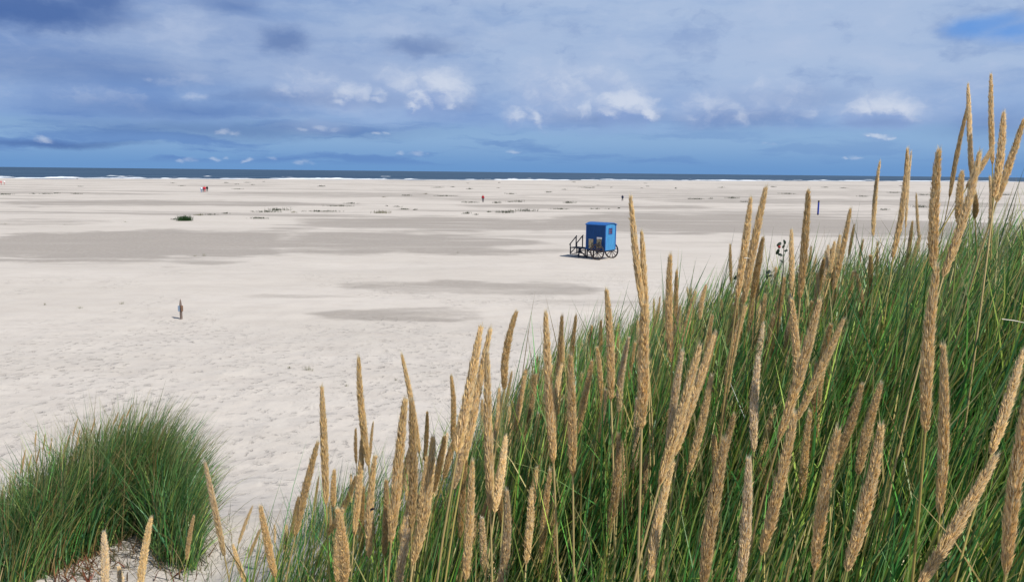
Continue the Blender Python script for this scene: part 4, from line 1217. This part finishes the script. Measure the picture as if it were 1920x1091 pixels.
for (xc, zc, wd, ht_, mm, lab, top) in ((-0.46, 1.28, 0.44, 0.78, pic1, 'faded ochre picture on the wagon side, left of the wheel', 0.10), (0.34, 1.42, 0.44, 0.86, pic2, 'brown picture with a white top edge above the near wheel', 0.13)):
    xc, zc, wd, ht_ = xc * S_, zc * S_, wd * S_, ht_ * S_
    e = MB().box(xc - wd / 2, xc + wd / 2, -hy - 0.022, -hy - 0.003, zc - ht_ / 2, zc + ht_ / 2).build('picture', mm, cart); e['label'] = lab
    hd = MB().box(xc - wd / 2 + 0.0, xc + wd / 2 - (0.15 if top < 0.12 else -0.06), -hy - 0.03, -hy - 0.0235, zc + ht_ / 2 - top * S_, zc + ht_ / 2 + 0.012).build('title_strip', white_m if top > 0.12 else simple('grey_strip', (0.35, 0.36, 0.36)), e)

# ------------------------------------------------------------------ wooden marker post in the near beach
g = ground_at(340, 598)
wood_m = simple('grey_brown_wood', (0.165, 0.125, 0.105), 0.85, var=0.35, scale=5, bump=0.4)
plate_m = simple('blue_grey_plate', (0.22, 0.29, 0.38), 0.45, var=0.15)
brown_m = simple('brown_board', (0.20, 0.115, 0.07), 0.7, var=0.3)
sc = g[1] / F
hpost = 39.5 * sc
post = empty('marker_post', (g[0], g[1], g[2] - 0.02))
tag(post, 'short weathered wooden post with pointed top alone on the sand', 'marker post')
rp = 2.35 * sc; n = 20
prof = [(rp * 1.02, -0.2), (rp * 1.02, 0.0), (rp, hpost * 0.35), (rp * 1.0, hpost * 0.68), (rp * 0.80, hpost * 0.80), (rp * 0.55, hpost * 0.91), (rp * 0.2, hpost * 0.985), (0.002, hpost)]
MB().lathe(prof, 'z', (0, 0, 0), 20).build('post_shaft', wood_m, post, smooth=True)
pz0, pz1 = hpost * 0.40, hpost * 0.68
MB().box(-rp * 1.9, -0.012, -rp * 1.15, -rp * 1.02, pz0, pz1).build('sign_plate', plate_m, post, bevel=0.004)
MB().box(0.015, rp * 1.75, -rp * 1.17, -rp * 0.55, pz0, pz1).build('sign_board', brown_m, post, bevel=0.01)
MB().box(-rp * 0.25, 0.012, -rp * 1.22, -rp * 1.0, pz0 - 0.02, pz1 + 0.02).build('batten', tar_m, post)
MB().box(rp * 0.55, rp * 1.75, -rp * 0.53, rp * 0.55, pz0, pz1).build('sign_board', brown_m, post, bevel=0.01)

# ------------------------------------------------------------------ blue beach pole far right
g = ground_at(1533.5, 403)
sc = g[1] / F
pole = empty('beach_pole', (g[0], g[1], g[2] - 0.02))
tag(pole, 'tall dark blue beach pole with black rounded cap, far right on the sand', 'beach pole')
pb_m = simple('dark_blue_paint', (0.012, 0.035, 0.27), 0.5, var=0.15)
blk_m = simple('black_rubber', (0.012, 0.014, 0.02), 0.6)
hp = 27 * sc; r = 1.55 * sc
MB().lathe([(r, hp * 0.06), (r, hp * 0.86), (r * 0.92, hp * 0.865)], 'z', (0, 0, 0), 20).build('pole_shaft', pb_m, pole, smooth=True)
MB().lathe([(r * 1.06, -0.2), (r * 1.06, hp * 0.075), (r * 1.0, hp * 0.08)], 'z', (0, 0, 0), 20).build('foot_band', blk_m, pole, smooth=True)
MB().lathe([(0.01, hp * 0.855), (r * 0.85, hp * 0.86), (r * 0.7, hp * 0.885), (r * 1.0, hp * 0.91), (r * 1.1, hp * 0.95), (r * 0.8, hp * 0.985), (0.002, hp)], 'z', (0, 0, 0), 20).build('cap', blk_m, pole, smooth=True)

# ------------------------------------------------------------------ people on the far beach
skin_mat = simple('skin', (0.42, 0.26, 0.19), 0.6, var=0.05)
def cloth(name, c): return simple(name, c, 0.85, var=0.2, scale=20)
def skin_obj(name, pts, edges, radii, mat, parent, root=0, sub=1):
    me = bpy.data.meshes.new(name); me.from_pydata([tuple(p) for p in pts], edges, []); me.update()
    o = link(name, me, mat, parent)
    sk = o.modifiers.new('skin', 'SKIN'); sk.use_smooth_shade = True
    for i, rr_ in enumerate(radii):
        v = me.skin_vertices[0].data[i]
        v.radius = rr_ if isinstance(rr_, tuple) else (rr_, rr_)
        v.use_root = (i == root)
    ss_ = o.modifiers.new('sub', 'SUBSURF'); ss_.levels = sub; ss_.render_levels = sub
    return o
def person(px, py, hpx, label, top, bottom, hairc, stride=0.22, face=0.0, arm=0.15, long_coat=False, pack=None):
    g = ground_at(px, py)
    H = min(max(hpx / F * g[1], 1.55), 1.88) if hpx > 0 else 1.7
    e = empty('person', tuple(g), face)
    tag(e, label, 'person', 'people walking on the far beach')
    k = H / 1.75
    sf = stride
    P = [(0, 0, .95), (0, 0, 1.12), (0, 0, 1.32), (0, 0, 1.46), (0, 0.02, 1.56), (0, 0.03, 1.68), (0, .03, 1.745),      # 0-6 pelvis..crown
         (.10, 0, .90), (.11, sf * .5, .50), (.11, sf * .7 - .02, .09), (.11, sf * .7 + .14, .035),                          # 7-10
         (-.10, 0, .90), (-.11, -sf * .35, .50), (-.11, -sf - .02, .10), (-.11, -sf + .13, .035),                              # 11-14
         (.19, 0, 1.42), (.25, -arm * .5, 1.14), (.26, arm * .3, .90), (.26, arm * .5, .80),                                   # 15-18
         (-.19, 0, 1.42), (-.25, arm * .4, 1.14), (-.26, arm * 1.1, .92), (-.26, arm * 1.4, .83)]
    P = [(x * k, y * k, z * k) for x, y, z in P]
    E = [(0, 1), (1, 2), (2, 3), (3, 4), (4, 5), (5, 6), (0, 7), (7, 8), (8, 9), (9, 10), (0, 11), (11, 12), (12, 13), (13, 14),
         (2, 15), (15, 16), (16, 17), (17, 18), (2, 19), (19, 20), (20, 21), (21, 22)]
    rad = [.125, .115, .14, .065, .075, .09, .055, .085, .058, .042, .035, .085, .058, .042, .035, .058, .045, .036, .030, .058, .045, .036, .030]
    skin_obj('body', P, E, [q * k for q in rad], skin_mat, e)
    def sub(idx, names, mat, grow, extra=None):
        mp = {a: b for b, a in enumerate(idx)}
        ed = [(mp[a], mp[b]) for a, b in E if a in mp and b in mp]
        skin_obj(names, [P[a] for a in idx], ed, [rad[a] * k + grow for a in idx], mat, e)
    sub([0, 7, 8, 9, 11, 12, 13], 'trousers', cloth('trouser_cloth', bottom), 0.022)
    sub([1, 2, 3, 15, 16, 17, 19, 20, 21, 0] if True else [], 'jacket', cloth('jacket_cloth', top), 0.040)
    hp_ = [(0, 0.0, 1.70 * k), (0, -.02 * k, 1.76 * k)]
    skin_obj('hair', hp_, [(0, 1)], [.098 * k, .07 * k], cloth('hair', hairc), e)
    return e
person(378, 361.5, 14, 'person in white and pale blue clothes, leftmost of the walking group of four', (0.62, 0.70, 0.80), (0.14, 0.22, 0.36), (.3, .25, .2), face=0.4)
person(381.6, 361, 13, 'person in a dark red jacket, second from left in the walking group', (0.42, 0.03, 0.05), (0.05, 0.05, 0.07), (.05, .04, .03), face=0.3, stride=.15)
person(384.4, 360.5, 13, 'person in a bright red jacket, third from left in the walking group', (0.62, 0.03, 0.05), (0.45, 0.06, 0.07), (.2, .12, .07), face=0.2)
person(388.6, 360, 12.5, 'person in black clothes, rightmost of the walking group of four', (0.012, 0.014, 0.016), (0.02, 0.02, 0.03), (.03, .03, .03), face=0.2)
person(905.5, 380, 14.5, 'person in a red jacket and dark trousers standing alone on the beach', (0.40, 0.01, 0.025), (0.03, 0.03, 0.05), (.10, .05, .03), face=0.0, stride=.12)
person(1167, 377.5, 12, 'lone person in dark blue clothes walking, beyond the bathing wagon', (0.02, 0.03, 0.07), (0.015, 0.018, 0.03), (.02, .02, .02), face=-0.3)
person(2.5, 347.5, 9.5, 'person in pinkish red clothes at the left edge of the beach', (0.60, 0.16, 0.17), (0.45, 0.16, 0.16), (.35, .28, .2), face=1.3)
person(8.5, 346.8, 8.5, 'person in a white top at the left edge, right of the pink one', (0.80, 0.78, 0.76), (0.5, 0.24, 0.22), (.6, .55, .5), face=1.3)

# ------------------------------------------------------------------ rose sprig with hips and dark leaves in the marram
def sprig(px, py, bx, by, depth, label, leaves, hips):
    foot = at(bx, by, depth); gz = float(terrain(foot[0], foot[1]))
    root = np.array([foot[0], foot[1], gz]); e = empty('rose_sprig', tuple(root)); tag(e, label, 'rose sprig')
    tip = at(px, py, depth)
    pts = np.array([[0, 0, 0], (foot - root) * [0.6, 1, 0.7], foot - root, ((tip + foot) / 2 - root) + [0.004, 0, 0], tip - root])
    V_, f_ = tube_np(pts, [0.003, 0.0028, 0.002, 0.0016, 0.001], 5)
    link('stem', mesh_np('stem', V_, f_, np.tile([[0.06, 0.08, 0.03]], (len(V_), 1))), stem_m, e)
    for (lx, ly, sz, az0) in leaves:
        c = at(lx, ly, depth) - root
        u = np.array([math.cos(az0), 0.3 * math.sin(az0 * 3), math.sin(az0)]); u /= np.linalg.norm(u); v = np.cross(u, [0.2, -1, 0.3]); v /= np.linalg.norm(v); nn_ = np.cross(u, v)
        k = sz / F * depth
        ring = []
        for a in np.linspace(0, 2 * math.pi, 10, endpoint=False):
            ring.append(c + u * k * math.cos(a) * (1.0) + v * k * 0.55 * math.sin(a) + nn_ * 0.15 * k * math.cos(2 * a))
        V2 = [c - nn_ * 0.12 * k] + ring; F2 = [(0, i + 1, (i + 1) % 10 + 1) for i in range(10)]
        o = link('leaf', mesh_np('leaf', V2, F2, np.tile([[0.018, 0.035, 0.018]], (11, 1))), leaf_m, e)
    for (lx, ly, sz) in hips:
        c = at(lx, ly, depth) - root; k = sz / F * depth
        MB().lathe([(0.0001, -k), (k * .6, -k * .8), (k, 0), (k * .7, k * .7), (0.0001, k)], 'z', tuple(c), 10).build('hip', simple('rose_hip_red', (0.35, 0.03, 0.02), 0.4), e, smooth=True)
sprig(1470, 455, 1462, 560, 2.3, 'thin dark leaved rose sprig with a red hip above the grass tops', [(1461, 458, 6, 0.6), (1471, 454, 5, 2.0), (1458, 472, 6, 1.2), (1474, 470, 4, 0.3), (1465, 490, 4, 2.4), (1463, 478, 5, -0.4), (1469, 462, 4, 1.0)], [(1461, 463, 3.0)])
sprig(1442, 508, 1418, 560, 2.3, 'small dark leaved rose sprig left of the taller one with the hip', [(1441, 510, 6, 0.5), (1438, 519, 5, 1.9), (1444, 517, 4, 0.2), (1379, 520, 5, 1.0)], [])

# pale dead straws lying across the leaves, and an insect on a seed head
def straw(x0, y0, x1, y1, depth, label):
    a = at(x0, y0, depth); b = at(x1, y1, depth * 1.03)
    c_ = (a + b) / 2; c_[2] -= 0.002
    V_, f_ = tube_np(np.array([a - a, c_ - a + [0, 0, .003], b - a]), [0.0007, 0.0008, 0.0004], 5)
    o = link('dead_straw', mesh_np('dead_straw', V_, f_, np.tile([[0.78, 0.72, 0.60]], (len(V_), 1))), stem_m)
    o.location = a; tag(o, label, 'straw', 'pale straws caught in the marram')
straw(1878, 598, 1925, 606, 1.35, 'pale dead straw lying level in the grass at the right edge')
straw(1395, 484, 1407, 485, 1.5, 'short pale straw caught across a seed head right of the wagon')
ins = at(698, 954, 1.24)
m = MB().lathe([(0.0001, -0.004), (0.0016, -0.0025), (0.0020, 0), (0.0013, 0.0022), (0.0016, 0.0035), (0.0001, 0.0048)], 'z', (0, 0, 0), 10)
o = m.build('insect', simple('black_chitin', (0.012, 0.01, 0.01), 0.3), None, smooth=True)
o.location = ins; o.rotation_euler = (0, R(75), 0); tag(o, 'tiny black insect sitting on a tan seed head left of centre', 'insect')
wn_ = MB().add([(0, 0, 0.001), (0.0015, 0.0005, -0.004), (0.0035, 0.001, -0.0035), (0, -0.0008, 0.001), (0.0015, -0.002, -0.004), (0.0035, -0.0015, -0.0035)], [(0, 1, 2), (3, 4, 5)])
wn_.build('wings', simple('wing', (0.25, 0.22, 0.2), 0.3), o)
for k in range(3):
    MB().bar((0, -0.004, -0.001 + k * 0.0012), (-0.001, 0.004, -0.0012 + k * 0.0014), 0.0003).build('leg_pair', simple('leg_black', (0.01, 0.01, 0.01)), o)
